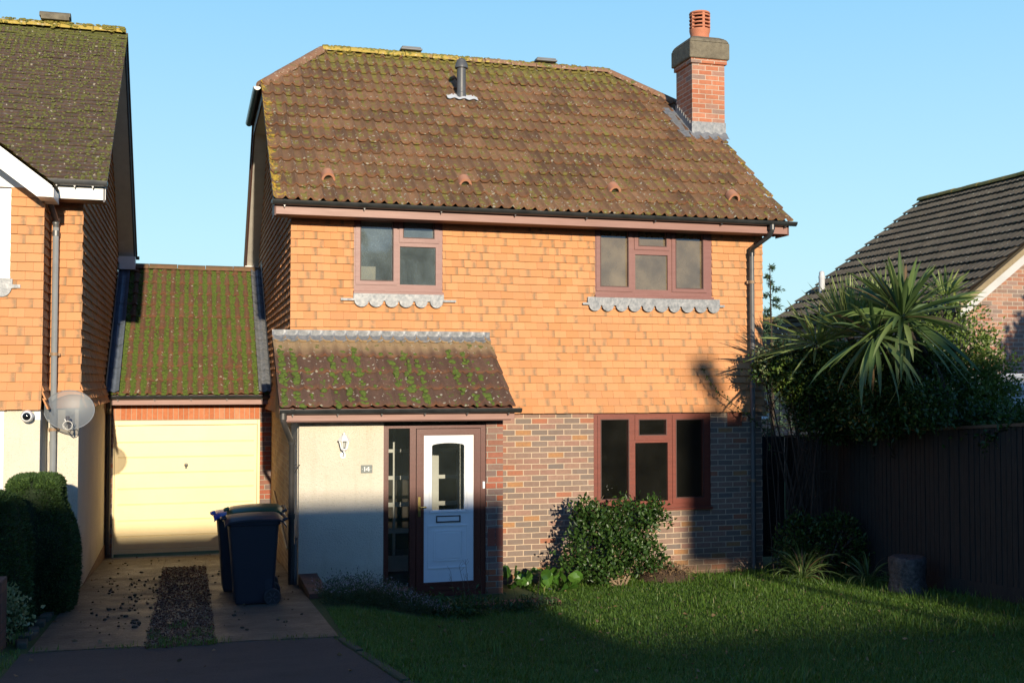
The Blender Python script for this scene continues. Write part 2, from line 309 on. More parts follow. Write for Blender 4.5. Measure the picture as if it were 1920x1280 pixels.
def obj(name, g, m, parent=None, smooth=30, bevel=0, label=None, cat=None, group=None, kind=None):
    off = offset_of(parent); me = bpy.data.meshes.new(name)
    me.from_pydata([(a[0]-off.x, a[1]-off.y, a[2]-off.z) for a in g.v], [], g.f)
    if g.uv:
        uvl = me.uv_layers.new(name='UVMap'); li = np.empty(len(me.loops), dtype=np.int32); me.loops.foreach_get('vertex_index', li)
        A = np.zeros((len(g.v), 2)); 
        for k, q in g.uv.items(): A[k] = q
        uvl.data.foreach_set('uv', A[li].ravel())
    if g.tint:
        at = me.attributes.new('tint', 'FLOAT', 'POINT'); A = np.zeros(len(g.v))
        for k, q in g.tint.items(): A[k] = q
        at.data.foreach_set('value', A)
    me.update()
    if smooth:
        me.polygons.foreach_set('use_smooth', [True]*len(me.polygons)); me.set_sharp_from_angle(angle=R(smooth))
    o = link(name, me, m, parent)
    if bevel:
        b = o.modifiers.new('bevel', 'BEVEL'); b.width = bevel; b.segments = 2; b.limit_method = 'ANGLE'; b.angle_limit = R(40)
    return tag(o, label, cat, group, kind)
def fast(name, V, Fc, m, parent=None, uv=None, tint=None, smooth=False, **kw):
    """big mesh from numpy arrays; Fc is (n,3) or (n,4)"""
    off = offset_of(parent); V = np.asarray(V, dtype=np.float64)-np.array(off); Fc = np.asarray(Fc, dtype=np.int32)
    me = bpy.data.meshes.new(name); me.vertices.add(len(V)); me.vertices.foreach_set('co', V.ravel())
    k = Fc.shape[1]; me.loops.add(Fc.size); me.loops.foreach_set('vertex_index', Fc.ravel())
    me.polygons.add(len(Fc)); me.polygons.foreach_set('loop_start', np.arange(0, Fc.size, k, dtype=np.int32))
    try: me.polygons.foreach_set('loop_total', np.full(len(Fc), k, dtype=np.int32))
    except Exception: pass
    if smooth: me.polygons.foreach_set('use_smooth', np.ones(len(Fc), dtype=bool))
    me.update(calc_edges=True)
    if uv is not None: me.uv_layers.new(name='UVMap').data.foreach_set('uv', np.asarray(uv)[Fc.ravel()].ravel())
    if tint is not None: me.attributes.new('tint', 'FLOAT', 'POINT').data.foreach_set('value', tint)
    if smooth == 'edge': me.set_sharp_from_angle(angle=R(50))
    return tag(link(name, me, m, parent), **kw)
def thing(name, loc, label, cat, group=None, kind=None):
    o = bpy.data.objects.new(name, None); sc.collection.objects.link(o); o.location = loc; o.empty_display_size = .2
    return tag(o, label, cat, group, kind)
def unit(v): v = np.asarray(v, float); return v/np.linalg.norm(v)
# ------------------------------------------------------------------ builders: walls, roofs, tiles
def wall(g, x0, x1, z0, z1, Y, holes=(), t=.1):
    """wall facing -Y with rectangular openings (x0,x1,z0,z1) and real reveals"""
    xs = sorted({x0, x1, *[c for h in holes for c in h[:2]]}); zs = sorted({z0, z1, *[c for h in holes for c in h[2:]]})
    for i in range(len(xs)-1):
        for j in range(len(zs)-1):
            a, b, c, d = xs[i], xs[i+1], zs[j], zs[j+1]
            if any(h[0]-1e-6 <= a and b <= h[1]+1e-6 and h[2]-1e-6 <= c and d <= h[3]+1e-6 for h in holes): continue
            g.quad((a, Y, c), (b, Y, c), (b, Y, d), (a, Y, d)); g.quad((a, Y+t, c), (a, Y+t, d), (b, Y+t, d), (b, Y+t, c))
    for a, b, c, d in holes:
        g.quad((a, Y, c), (a, Y, d), (a, Y+t, d), (a, Y+t, c)); g.quad((b, Y, d), (b, Y, c), (b, Y+t, c), (b, Y+t, d))
        g.quad((a, Y, d), (b, Y, d), (b, Y+t, d), (a, Y+t, d)); g.quad((b, Y, c), (a, Y, c), (a, Y+t, c), (b, Y+t, c))
    g.quad((x0, Y, z0), (x0, Y+t, z0), (x0, Y+t, z1), (x0, Y, z1)); g.quad((x1, Y+t, z0), (x1, Y, z0), (x1, Y, z1), (x1, Y+t, z1))
    g.quad((x0, Y, z1), (x0, Y+t, z1), (x1, Y+t, z1), (x1, Y, z1))
    return g
def hang(O, U, N, L, z0, z1, holes=(), gauge=.1003, w=.165, clip=None, seed=1, kick=True):
    """individually laid plain tiles hung on a wall; O = foot of the wall, U along, N outward"""
    rg = random.Random(seed); g = G(); O, U, N = Vector(O), Vector(U), Vector(N); rows = int(round((z1-z0)/gauge))
    for r in range(rows):
        zb, zt = z0+r*gauge, min(z0+(r+1)*gauge+.02, z1+.01)
        ks = .022*max(0, 3-r) if kick else 0; kt = .022*max(0, 2-r) if kick else 0
        u = -(w/2 if r % 2 else 0.0)
        while u < L:
            a, b = max(u, 0), min(u+w, L); u += w
            if clip: a, b = max(a, clip(zb)[0]), min(b, clip(zb)[1])
            segs = [(a, b)]
            for h in holes:
                if zb+gauge*.5 > h[2] and zb+gauge*.5 < h[3]:
                    ns = []
                    for (p, q) in segs:
                        if q <= h[0] or p >= h[1]: ns.append((p, q)); continue
                        if p < h[0]: ns.append((p, h[0]))
                        if q > h[1]: ns.append((h[1], q))
                    segs = ns
            for (p, q) in segs:
                if q-p < .012: continue
                tn = rg.random(); j = rg.uniform(-.002, .002); jz = rg.uniform(-.0035, .0035); j2 = rg.uniform(-.004, .004); p1, q1 = p+.0008, q-.0008
                def P(uu, n, z): return O+U*uu+N*n+Vector((0, 0, z-O.z))
                b0, b1 = .036+j+ks, .036+j+j2+ks; t0 = .010+kt; th = .018
                vs = [P(p1, b0, zb+jz), P(q1, b1, zb+jz), P(q1, t0, zt), P(p1, t0, zt), P(p1, b0-th, zb+jz), P(q1, b1-th, zb+jz), P(q1, t0-th, zt), P(p1, t0-th, zt)]
                g.add(vs, [(0, 1, 2, 3), (0, 4, 5, 1), (0, 3, 7, 4), (1, 5, 6, 2)], tint=tn, uv=[(0, 0), (1, 0), (1, 1), (0, 1)]*2)
    return g
def tiles(name, m, parent, O, U, V, W, L, roll=.15, amp=.034, gauge=.345, step=.03, clip=None, per=10, seed=3, flat=False, skew=.0, holes=None):
    """a whole slope of lapped interlocking tiles; O = left eave corner, U along the eaves, V up the slope"""
    rg = np.random.default_rng(seed); O, U, V = map(unit_or, (O, U, V)); N = unit(np.cross(U, V)); rows = int(math.ceil(L/gauge-1e-6))
    nu = int(round(W/roll*per))+1; us = np.linspace(0, W, nu)
    if flat:
        prof = np.zeros(nu)
    else:
        ph = (us/roll) % 1.0; ph = ph+skew*np.sin(2*np.pi*ph)/(2*np.pi); prof = amp*(0.5+.5*np.cos(2*np.pi*ph))**1.25
    VV, FF, UVs = [], [], []; o = 0
    for r in range(rows):
        v0 = r*gauge; v1 = min(v0+gauge+.03, L+.02); ti = (us/(roll*2)).astype(int)
        jit = rg.normal(0, .0022, ti.max()+2)[ti]; jv = rg.normal(0, .004, ti.max()+2)[ti]
        for q, (v, dh) in enumerate(((v0, -.02), (v0, 0.0), (v0+.02, .001), (v0+gauge*.5, 0.0), (v1, 0.0))):
            lo, hi = clip(min(v, L)) if clip else (0, W)
            uu = np.clip(us, lo, hi); frac = (v-v0)/gauge
            h = prof*(1.0 if q else .98)+step*(1-frac)+dh+jit
            P = O+np.outer(uu, U)+np.outer(np.full(nu, v)+jv, V)+np.outer(h, N)
            VV.append(P); UVs.append(np.stack([uu, np.full(nu, max(v, v0+.0015))], 1))
        for q in range(4):
            lo1, hi1 = clip(v0) if clip else (-1, W+1)
            mid = (us[:-1]+us[1:])/2; ok = (mid >= lo1-roll/per) & (mid <= hi1+roll/per)
            i = np.arange(nu-1)[ok]; a = o+q*nu+i; FF.append(np.stack([a, a+1, a+nu+1, a+nu], 1))
        o += 5*nu
    return fast(name, np.concatenate(VV), np.concatenate(FF), m, parent, uv=np.concatenate(UVs), smooth='edge')
def unit_or(a): return np.asarray(a, float)
_ico = None
def blobs(name, C, S, m, parent, N=(0, 0, 1), **kw):
    """many small bumpy cushions: centres C, sizes S (n,3) in the frame with normal N"""
    global _ico
    if _ico is None:
        import bmesh
        bm = bmesh.new(); bmesh.ops.create_icosphere(bm, subdivisions=2, radius=1); me = bpy.data.meshes.new('t'); bm.to_mesh(me)
        _ico = (np.array([v.co[:] for v in me.vertices]), np.array([p.vertices[:] for p in me.polygons])); bpy.data.meshes.remove(me)
    bv, bf = _ico; n = len(C); N = unit(N); A = unit(np.cross(N, [0.3, 1, 0.2])); B = np.cross(N, A)
    q = bv[None]*(1+rng.normal(0, .13, (n, len(bv), 1)))*S[:, None, :]
    th = rng.random(n)*6.28; c, s_ = np.cos(th)[:, None], np.sin(th)[:, None]; x = q[..., 0]*c-q[..., 1]*s_; y = q[..., 0]*s_+q[..., 1]*c
    V = C[:, None, :]+x[..., None]*A+y[..., None]*B+q[..., 2][..., None]*N
    Fc = (bf[None]+(np.arange(n)*len(bv))[:, None, None]).reshape(-1, 3)
    return fast(name, V.reshape(-1, 3), Fc, m, parent, smooth=True, **kw)
def moss_on(name, m, parent, O, U, V, W, L, n, roll, size, dens=None, seed=1, lab=None, clip=None, inval=.8):
    rg = np.random.default_rng(seed); U, V = np.array(U, float), np.array(V, float); N = unit(np.cross(U, V)); C = []; S = []
    while len(C) < n:
        u = (math.floor(rg.random()*W/roll)+.5)*roll+rg.normal(0, roll*.13) if rg.random() < inval else rg.random()*W
        v = rg.random()*L
        if u < .02 or u > W-.02 or (dens and rg.random() > dens(u, v)) or (clip and not clip(v)[0] < u < clip(v)[1]): continue
        k = rg.uniform(.5, 1.25)*size; C.append(np.array(O)+U*u+V*v+N*.018); S.append((k*rg.uniform(.7, 1.1), k*rg.uniform(.8, 1.5), k*.62))
    return blobs(name, np.array(C), np.array(S), m, parent, N, kind='stuff', label=lab)
# ------------------------------------------------------------------ builders: vegetation
M_leafs = {}
def leafmat(name, stops, rough=.5, trans=.25, spec=.5):
    m, t, b = newmat(name); out = [n for n in t.nodes if n.type == 'OUTPUT_MATERIAL'][0]
    tint = nd(t, 'Attribute', attribute_name='tint').outputs['Fac']; col = ramp(t, tint, stops)
    t.links.new(col, b.inputs['Base Color']); b.inputs['Roughness'].default_value = rough; b.inputs['Specular IOR Level'].default_value = spec
    tr = nd(t, 'BsdfTranslucent', {0: mix(t, .5, col, (.12, .2, .02))}); ms = nd(t, 'MixShader', {0: trans, 1: b.outputs[0], 2: tr.outputs[0]})
    t.links.new(ms.outputs[0], out.inputs[0]); return m
L_dark = leafmat('dark_glossy_leaf', [(0, (.014, .035, .008)), (.6, (.032, .075, .014)), (1, (.075, .13, .025))], .38, .15, .35)
L_mid = leafmat('fresh_leaf', [(0, (.05, .09, .015)), (.6, (.12, .19, .03)), (1, (.25, .3, .07))], .5, .3)
L_con = leafmat('clipped_conifer_leaf', [(0, (.015, .04, .008)), (.7, (.04, .085, .015)), (1, (.1, .17, .03))], .7, .15)
L_var = leafmat('pale_variegated_leaf', [(0, (.1, .17, .06)), (.5, (.3, .36, .16)), (1, (.5, .52, .3))], .5, .3)
L_yuc = leafmat('sword_leaf', [(0, (.2, .13, .07)), (.07, (.16, .11, .055)), (.12, (.05, .09, .035)), (.5, (.12, .19, .06)), (1, (.28, .34, .13))], .36, .3)
L_yucl = leafmat('sunlit_sword_leaf', [(0, (.12, .16, .05)), (.5, (.24, .32, .1)), (1, (.45, .48, .2))], .42, .35)  # lighter copy of the sword leaf, sunlight on the fans painted into the colour
L_dry = leafmat('dry_twig_leaf', [(0, (.08, .05, .03)), (.5, (.16, .1, .05)), (1, (.3, .2, .1))], .8, .1)
L_hea = leafmat('heather_leaf', [(0, (.03, .05, .02)), (.55, (.06, .09, .035)), (.75, (.2, .14, .15)), (1, (.42, .33, .36))], .7, .2)
L_grass = leafmat('grass_blade', [(0, (.036, .08, .009)), (.5, (.08, .17, .018)), (.85, (.16, .25, .035)), (1, (.33, .29, .13))], .5, .3)
M_bark = mat('brown_bark', (.055, .04, .028), (.03, .022, .016), 12, .9, bd=.01, bs=30)
M_barkl = mat('pale_bark', (.3, .22, .14), (.18, .13, .08), 12, .9, bd=.006, bs=30)
def rdir(n):
    d = rng.normal(size=(n, 3)); return d/np.linalg.norm(d, axis=1, keepdims=True)
def leaves(P, D, ln, wd, fold=.25, tint=None):
    """folded pointed leaves at P pointing along D"""
    n = len(P); r = rdir(n); S = np.cross(D, r); S /= np.linalg.norm(S, axis=1, keepdims=True)+1e-9; Nn = np.cross(S, D)
    ln = np.broadcast_to(ln, (n,))[:, None]; wd = np.broadcast_to(wd, (n,))[:, None]
    a = P; m = P+D*ln*.45; t_ = P+D*ln-Nn*ln*.12; l = m+S*wd*.5+Nn*wd*fold; q = m-S*wd*.5+Nn*wd*fold
    V = np.stack([a, l, t_, q], 1).reshape(-1, 3); i = np.arange(n)*4
    Fc = np.stack([np.stack([i, i+2, i+1], 1), np.stack([i, i+3, i+2], 1)], 1).reshape(-1, 3)
    tt = np.repeat(rng.random(n) if tint is None else tint, 4); return V, Fc, tt
def ell_pts(n, ells, shell=.55):
    """points in a union of ellipsoids (cx,cy,cz,rx,ry,rz), denser towards the outside"""
    w = np.array([e[3]*e[4]*e[5] for e in ells])**.7; k = rng.choice(len(ells), n, p=w/w.sum()); E = np.array(ells)[k]
    d = rdir(n); rr = (shell+(1-shell)*rng.random(n)**.6)*(1+rng.normal(0, .05, n)); return E[:, :3]+d*rr[:, None]*E[:, 3:], d
def clumpy(P, D, n_c, amt, seed=0):
    rg = np.random.default_rng(seed); C = P[rg.choice(len(P), n_c)]; idx = rg.integers(0, n_c, len(P))
    keep = rg.random(len(P)) > amt; Q = P.copy(); Q[~keep] = C[idx[~keep]]+rg.normal(0, .06, (int((~keep).sum()), 3)); return Q
def cat_mesh(parts):
    V = []; Fc = []; T = []; o = 0
    for v, f, t in parts: V.append(v); Fc.append(f+o); T.append(t); o += len(v)
    return np.concatenate(V), np.concatenate(Fc), np.concatenate(T)
def sword(name, parent, c, n, ln, wd, m, seed, lo=-1.0, hi=1.45, droop=.5, axis=(0, 0, 1)):
    """rosette of long sword leaves"""
    rg = np.random.default_rng(seed); VV = []; FF = []; TT = []; o = 0; K = 7; c = np.array(c, float)
    for i in range(n):
        az = i*2.399+rg.normal(0, .5); e = lo+(hi-lo)*((i+.5)/n)**.75+rg.normal(0, .2); L_ = ln*rg.uniform(.75, 1.1)*(1-.33*max(0, math.sin(e))); w = wd*rg.uniform(.8, 1.2)
        hd = np.array([math.cos(az), math.sin(az), 0.]); p = c+hd*.05+np.array(axis)*.1*(i/n); sd = np.cross(hd, [0, 0, 1]); el = e; tw = rg.normal(0, .55)
        dr = droop*rg.uniform(.4, 1.3)/K*(1.2-.6*(el > .9)); tn = np.clip(rg.normal(.5, .25), 0, 1)
        for k in range(K+1):
            s = k/K; ww = w*(.35+2.2*s)*(1-s)**.75 if s < .35 else w*1.35*(1-s)**.62
            ww = max(ww, .0008); d = hd*math.cos(el)+np.array([0, 0, math.sin(el)]); nn = np.cross(sd, d); s2 = sd*math.cos(tw)+nn*math.sin(tw)
            VV += [p-s2*ww+nn*ww*.35, p-nn*ww*.1, p+s2*ww+nn*ww*.35]; TT += [tn*(.7+.3*s)]*3
            p = p+d*L_/K; el -= dr*(1+s)
        for k in range(K):
            b = o+k*3; FF += [(b, b+1, b+4, b+3), (b+1, b+2, b+5, b+4)]
        o += 3*(K+1)
    return fast(name, np.array(VV), np.array(FF), m, parent, tint=np.array(TT), smooth=True)
# ================================================================== THE SETTING
SL = .0629
def sheet(name, x0, x1, y0, y1, nx, ny, m, dz=0, rough=0, label=None, kind='structure', poly=None):
    xs = np.linspace(0, 1, nx); ys = np.linspace(y0, y1, ny); V = []; 
    for y in ys:
        a, b = (x0(y), x1(y)) if callable(x0) else (x0, x1)
        X = a+(b-a)*xs; V.append(np.stack([X, np.full(nx, y), npgz(X, np.full(nx, y))+dz], 1))
    V = np.concatenate(V)
    if rough: V[:, 2] += rng.normal(0, rough, len(V))
    i = (np.arange(ny-1)[:, None]*nx+np.arange(nx-1)[None]).ravel()
    return fast(name, V, np.stack([i, i+1, i+nx+1, i+nx], 1), m, smooth=True, kind=kind, label=label)
m, t, b = newmat('soil_and_grass_ground'); p = pos(t)
col = mix(t, ramp(t, noise(t, p, 3, 6), [(.4, 0.0), (.6, 1.0)]), (.04, .075, .014), (.055, .085, .015)); col = mix(t, ramp(t, noise(t, p, 11, 5), [(.58, 0.0), (.75, .7)]), col, (.07, .05, .03))
t.links.new(col, b.inputs[0]); b.inputs['Roughness'].default_value = .95; bump(t, b, noise(t, p, 60), .02); M_ground = m
V = []; xs = np.concatenate([[-300, -60, -20], np.linspace(-8, 14, 67), [20, 60, 300]]); ys = np.concatenate([[-120, -60, -30, -15], np.linspace(-6, 18, 61), [30, 80, 500]])
GX, GY = np.meshgrid(xs, ys); GZ = npgz(GX, np.maximum(GY, -60))-.012; i = (np.arange(len(ys)-1)[:, None]*len(xs)+np.arange(len(xs)-1)[None]).ravel(); n = len(xs)
fast('ground', np.stack([GX.ravel(), GY.ravel(), GZ.ravel()], 1), np.stack([i, i+1, i+n+1, i+n], 1), M_ground, smooth=True, kind='structure')
m, t, b = newmat('brushed_concrete'); p = pos(t)
br = nd(t, 'TexWave', {'Vector': pos(t, (1, 6, 1)), 'Scale': 2.2, 'Distortion': 6.0, 'Detail': 4.0, 'Detail Scale': 2.0}, bands_direction='Y').outputs[0]
n1 = noise(t, p, 2.2, 6, .65); n2 = noise(t, p, 60, 4, .7)
col = mix(t, ramp(t, n1, [(.35, 0.0), (.7, 1.0)]), (.15, .12, .078), (.09, .072, .048)); col = mix(t, ramp(t, n2, [(.5, 0.0), (.66, .75)]), col, (.05, .04, .028)); col = mix(t, ramp(t, noise(t, p, 110, 2), [(.63, 0.0), (.7, .8)]), col, (.3, .26, .2)); col = mix(t, ramp(t, noise(t, pos(t, (.8, 5, 1)), 3.5, 5, .7), [(.55, 0.0), (.68, .5)]), col, (.06, .05, .03)); col = mix(t, ramp(t, noise(t, p, 5, 6, .7), [(.6, 0.0), (.72, .6)]), col, (.05, .055, .02))
t.links.new(col, b.inputs[0]); t.links.new(ramp(t, n1, [(.3, .45), (.7, .75)]), b.inputs['Roughness'])
bump(t, b, mth(t, 'ADD', mth(t, 'MULTIPLY', br, .9), n2), .018); M_conc = m
drv_r = lambda y: 1.2 if y > 12 else 1.2-.03*(12-y)
# driveway: two concrete runs with the gravel strip between them, 100 mm above the soil bed beside them
def end_y(x): return 9.52 - (x+.1)*.08
def slab(name, xl, xr, ya, yb, m, dz, **k):
    ny = 60; ysv = np.linspace(0, 1, ny); g = []; nx = 10
    for s in ysv:
        y0 = ya+(yb-ya)*s
        for q in np.linspace(0, 1, nx):
            x = xl+(xr-xl)*q; y = y0 if s > 0 else end_y(x); g.append((x, y, gz(min(x, 1.2), y)+dz+random.gauss(0, .0006)))
    V = np.array(g); i = (np.arange(ny-1)[:, None]*nx+np.arange(nx-1)[None]).ravel(); n = len(V)
    top = np.stack([i, i+1, i+nx+1, i+nx], 1); e = [j*nx for j in range(ny)]+[ny*nx-1-q for q in range(nx)][:-1]
    loop = [j*nx for j in range(ny)][::-1]+list(range(nx))[1:]+[j*nx+nx-1 for j in range(1, ny)]
    lo = V[loop].copy(); lo[:, 2] -= .12; V2 = np.concatenate([V, lo]); L_ = len(loop)
    side = np.array([(loop[a], loop[(a+1)], n+a+1, n+a) for a in range(L_-1)])
    return fast(name, V2, np.concatenate([top, side]), m, smooth='edge', kind='structure', **k)
slab('driveway', -1.22, -.345, 9.5, 17.88, M_conc, .0, label='brushed concrete driveway run left of the gravel strip')
slab('driveway', .215, 1.2, 9.5, 17.88, M_conc, .002, label='brushed concrete driveway run right of the gravel strip')
slab('driveway_apron', -.343, .213, 16.0, 17.88, M_conc, -.003)
m, t, b = newmat('dark_gravel'); p = pos(t); vo = nd(t, 'TexVoronoi', {'Vector': p, 'Scale': 55.0})
vc = nd(t, 'SeparateColor', {0: vo.outputs[1]}).outputs[0]
col = ramp(t, vc, [(0, (.05, .03, .02)), (.5, (.11, .06, .04)), (.8, (.16, .1, .065)), (1, (.3, .24, .18))])
t.links.new(col, b.inputs[0]); b.inputs['Roughness'].default_value = .8; bump(t, b, mth(t, 'MULTIPLY', vo.outputs[0], -1.0), .02); M_grav = m
sheet('gravel_bed', -.343, .213, 9.4, 16.0, 30, 200, M_grav, -.008, .006)
n = 7000; P = np.stack([rng.uniform(-.34, .21, n), rng.uniform(9.4, 16, n), np.zeros(n)], 1); P[:, 2] = npgz(P[:, 0], P[:, 1]); D = rdir(n); D[:, 2] *= .4; D /= np.linalg.norm(D, axis=1, keepdims=True)
v, f, tt = leaves(P, D, rng.uniform(.012, .035, n), rng.uniform(.008, .02, n), .5)
fast('gravel_chips', v, f, leafmat('bark_chip', [(0, (.06, .025, .015)), (.6, (.14, .06, .032)), (.93, (.2, .1, .055)), (1, (.42, .3, .2))], .75, 0), tint=tt, kind='stuff', label='brown gravel and bark chips in the strip between the drive slabs')
m, t, b = newmat('dark_asphalt'); p = pos(t); n2 = noise(t, p, 160, 3, .7)
col = mix(t, ramp(t, noise(t, p, 1.5, 6), [(.35, 0.0), (.7, 1.0)]), (.027, .027, .028), (.042, .041, .04)); col = mix(t, ramp(t, n2, [(.56, 0.0), (.7, .8)]), col, (.12, .12, .115)); col = mix(t, ramp(t, noise(t, p, 7, 6, .7), [(.55, 0.0), (.72, .6)]), col, (.02, .022, .014)); col = mix(t, ramp(t, noise(t, pos(t, (.5, 2.2, 1)), 1.1, 4), [(.5, 0.0), (.53, .35)]), col, (.055, .052, .048))
t.links.new(col, b.inputs[0]); b.inputs['Roughness'].default_value = .85; bump(t, b, mth(t, 'ADD', n2, mth(t, 'MULTIPLY', noise(t, p, 45, 3), .8)), .012); M_asph = m
xr = lambda y: 1.15+max(0, 9.36-y)*.105; xl = lambda y: -1.26 if y > 8.2 else -1.26-.25*(8.2-y)
V = []; nyy = 60
for y in list(np.linspace(9.55, 5.5, 40))+list(np.linspace(5.2, -8, 30)):
    for q in np.linspace(0, 1, 12):
        x = xl(y)+(xr(y)-xl(y))*q; yy = min(y, end_y(x)) if y > 9.3 else y; V.append((x, yy, gz(0, yy)-.004+.012*math.sin(yy*2.1)*0))
i = (np.arange(69)[:, None]*12+np.arange(11)[None]).ravel(); fast('road', np.array(V), np.stack([i, i+12, i+13, i+1], 1), M_asph, smooth=True, kind='structure')
kg = G()
for k in range(16):
    y0 = 9.3-k*.62; y1 = y0-.6
    if y0 < 2: break
    a, c = (xr(y0)+.02, y0), (xr(y1)+.02, y1); j = random.uniform(-.006, .006)
    kg.hexa([(a[0], a[1], gz(0, a[1])-.1), (a[0]+.06, a[1], gz(0, a[1])-.1), (c[0]+.06, c[1], gz(0, c[1])-.1), (c[0], c[1], gz(0, c[1])-.1)],
            [(a[0], a[1], gz(0, a[1])+.004+j), (a[0]+.06, a[1], gz(0, a[1])+.006+j), (c[0]+.06, c[1], gz(0, c[1])+.006+j), (c[0], c[1], gz(0, c[1])+.004+j)])
obj('kerb_edging', kg, mat('mossy_kerb', (.045, .045, .035), (.03, .045, .015), 9, .9, bd=.006), bevel=.008, kind='structure')
# road across the front (behind the camera), on the rising ground
sheet('street', -60, 60, -12, -5, 8, 8, M_asph, .004)

# ================================================================== MAIN HOUSE
house = thing('detached_house', (4.45, 17.6, 0), 'two-storey house with orange tile-hung upper wall, brick below and a brown mossy roof', 'house')
FY = 14.13
def rect(x0, y0, x1, y1, Y):
    a, c = PY(x0, y0, Y), PY(x1, y1, Y); return (a.x, c.x, c.z, a.z)
W1 = (1.965, 3.112, 3.735, 4.69); W2 = (5.213, 6.938, 3.75, 4.69); W3 = (5.19, 6.905, .87, 2.150)
g = wall(G(), 3.66, 7.70, -.3, 2.16, FY, [W3], .12)
obj('brick_wall', g, M_brick, house, smooth=0, label='multicoloured brick wall right of the porch')
g = wall(G(), 1.21, 7.69, 2.155, 4.75, FY+.015, [W1, W2], .12); obj('upper_wall', g, mat('felt_dark', (.04, .03, .03)), house, smooth=0)
def gable_z(Y): return min(4.80+.765*(Y-13.66), 4.80+.765*(21.54-Y), 6.86)-.12
ss = [14.14+k*.235 for k in range(31)]; ss = [s for s in ss if s < 21.1]+[21.1]
for X, nm, mm in ((1.21, 'left', M_brickS), (7.69, 'right', M_brick)):
    g = G(); T = .1 if X < 4 else -.1
    g.box(min(X, X+T), max(X, X+T), 14.26, 21.1, -.3, 2.2)
    obj('side_wall', g, mm, house, smooth=0, label='side brick wall of the house beside the %s' % ('garage drive' if X < 4 else 'side gate'))
    g = G(); g.prism([(14.26, 2.2), (21.1, 2.2), (21.1, gable_z(21.1)), (18.84, gable_z(18.84)), (16.38, gable_z(16.38)), (14.26, gable_z(14.26))], X, X+T, 'x'); obj('gable_wall', g, MC.get('felt_dark'), house, smooth=0)
g = G(); g.box(1.3, 7.6, 21.0, 21.12, -.3, 4.7); obj('rear_wall', g, M_brick, house, smooth=0)
# hung tiles: front, left and right
g = hang((1.175, FY+.015, 2.165), (1, 0, 0), (0, -1, 0), 6.55, 2.165, 4.69, [(W1[0]-1.175, W1[1]-1.175, W1[2]-.06, 5), (W2[0]-1.175, W2[1]-1.175, W2[2]-.06, 5)])
obj('hung_tiles', g, M_hang, house, smooth=0, label='orange clay tiles hung on the front wall')
def clipL(z):
    lo, hi = 0, 6.96
    if z > 4.6: lo = max(0, (z-4.66)/.765+13.66-14.14); hi = 6.96-max(0, (z-4.66)/.765-.44)
    return lo, hi
g = hang((1.205, 14.125, 2.165), (0, 1, 0), (-1, 0, 0), 6.96, 2.165, 6.78, clip=clipL, seed=4); obj('hung_tiles', g, M_hang, house, smooth=0, label='shaded clay tiles hung on the left gable')
g = hang((7.695, 14.125, 2.165), (0, 1, 0), (1, 0, 0), 6.96, 2.165, 6.78, clip=clipL, seed=5); obj('hung_tiles', g, M_hang, house, smooth=0, label='clay tiles hung on the right gable')
# main roof
S_, C_ = math.sin(math.atan(.765)), math.cos(math.atan(.765)); RV = (0, C_, S_); RO = (.92, 13.66, 4.775); RW = 7.02; RL = 3.94/C_; vh = 2.74/C_
def clipR(v):
    k = max(0, (v-vh)/(RL-vh)); return k*.98, RW-k*1.15
rf = tiles('roof', M_roof, house, RO, (1, 0, 0), RV, RW, RL, clip=clipR, amp=.04, step=.034, skew=.8, per=12)
rf['label'] = 'brown concrete pantile roof with lichen and moss'
moss_on('moss', M_mossd, rf, RO, (1, 0, 0), RV, RW, RL, 900, .15, .016, lambda u, v: .25+.75*(v > 4.2)+.2*(v < .6), 5, clip=clipR, lab='tiny moss cushions on the main roof', inval=.5)
def onroof(x, y, O, V, lift=0.0):
    N = Vector(unit(np.cross((1, 0, 0), V))); r = Vector(ray(x, y)); c0 = Vector((0, 0, H)); O = Vector(O)+N*lift
    return c0+r*((O-c0).dot(N)/r.dot(N))
zr = 4.775+.765*3.94
g = G(); g.hexa([(.92, 21.54, 4.70), (7.94, 21.54, 4.70), (6.79, 17.58, zr-.03), (1.9, 17.58, zr-.03)], [(.92, 21.54, 4.78), (7.94, 21.54, 4.78), (6.79, 17.6, zr+.03), (1.9, 17.6, zr+.03)])
g = G(); zh = 4.78+.765*2.74
def poly_slab(g, pts, th):
    P = [Vector(p) for p in pts]; N = (P[1]-P[0]).cross(P[2]-P[0]).normalized(); 
    if N.z < 0: N = -N
    n = len(P); vs = P+[p-N*th for p in P]; g.add(vs, [tuple(range(n)), tuple(range(n, 2*n))[::-1]]+[(i, (i+1) % n, n+(i+1) % n, n+i) for i in range(n)]); return g
poly_slab(g, [(.92, 21.54, 4.79), (7.94, 21.54, 4.79), (7.94, 18.8, zh), (6.79, 17.6, zr+.02), (1.9, 17.6, zr+.02), (.92, 18.8, zh)], .08)
poly_slab(g, [(.90, 18.8, zh), (.90, 16.4, zh), (1.92, 17.6, zr+.03)], .06); poly_slab(g, [(7.96, 18.8, zh), (7.96, 16.4, zh), (6.77, 17.6, zr+.03)], .06)
poly_slab(g, [(.95, 13.74, 4.77), (7.91, 13.74, 4.77), (7.91, 16.4, zh-.06), (6.79, 17.58, zr-.06), (1.9, 17.58, zr-.06), (.95, 16.4, zh-.06)], .05)
obj('rear_roof', g, mat('plain_roof_tile', (.12, .08, .055), (.08, .06, .045), 8, .9), house, smooth=0)
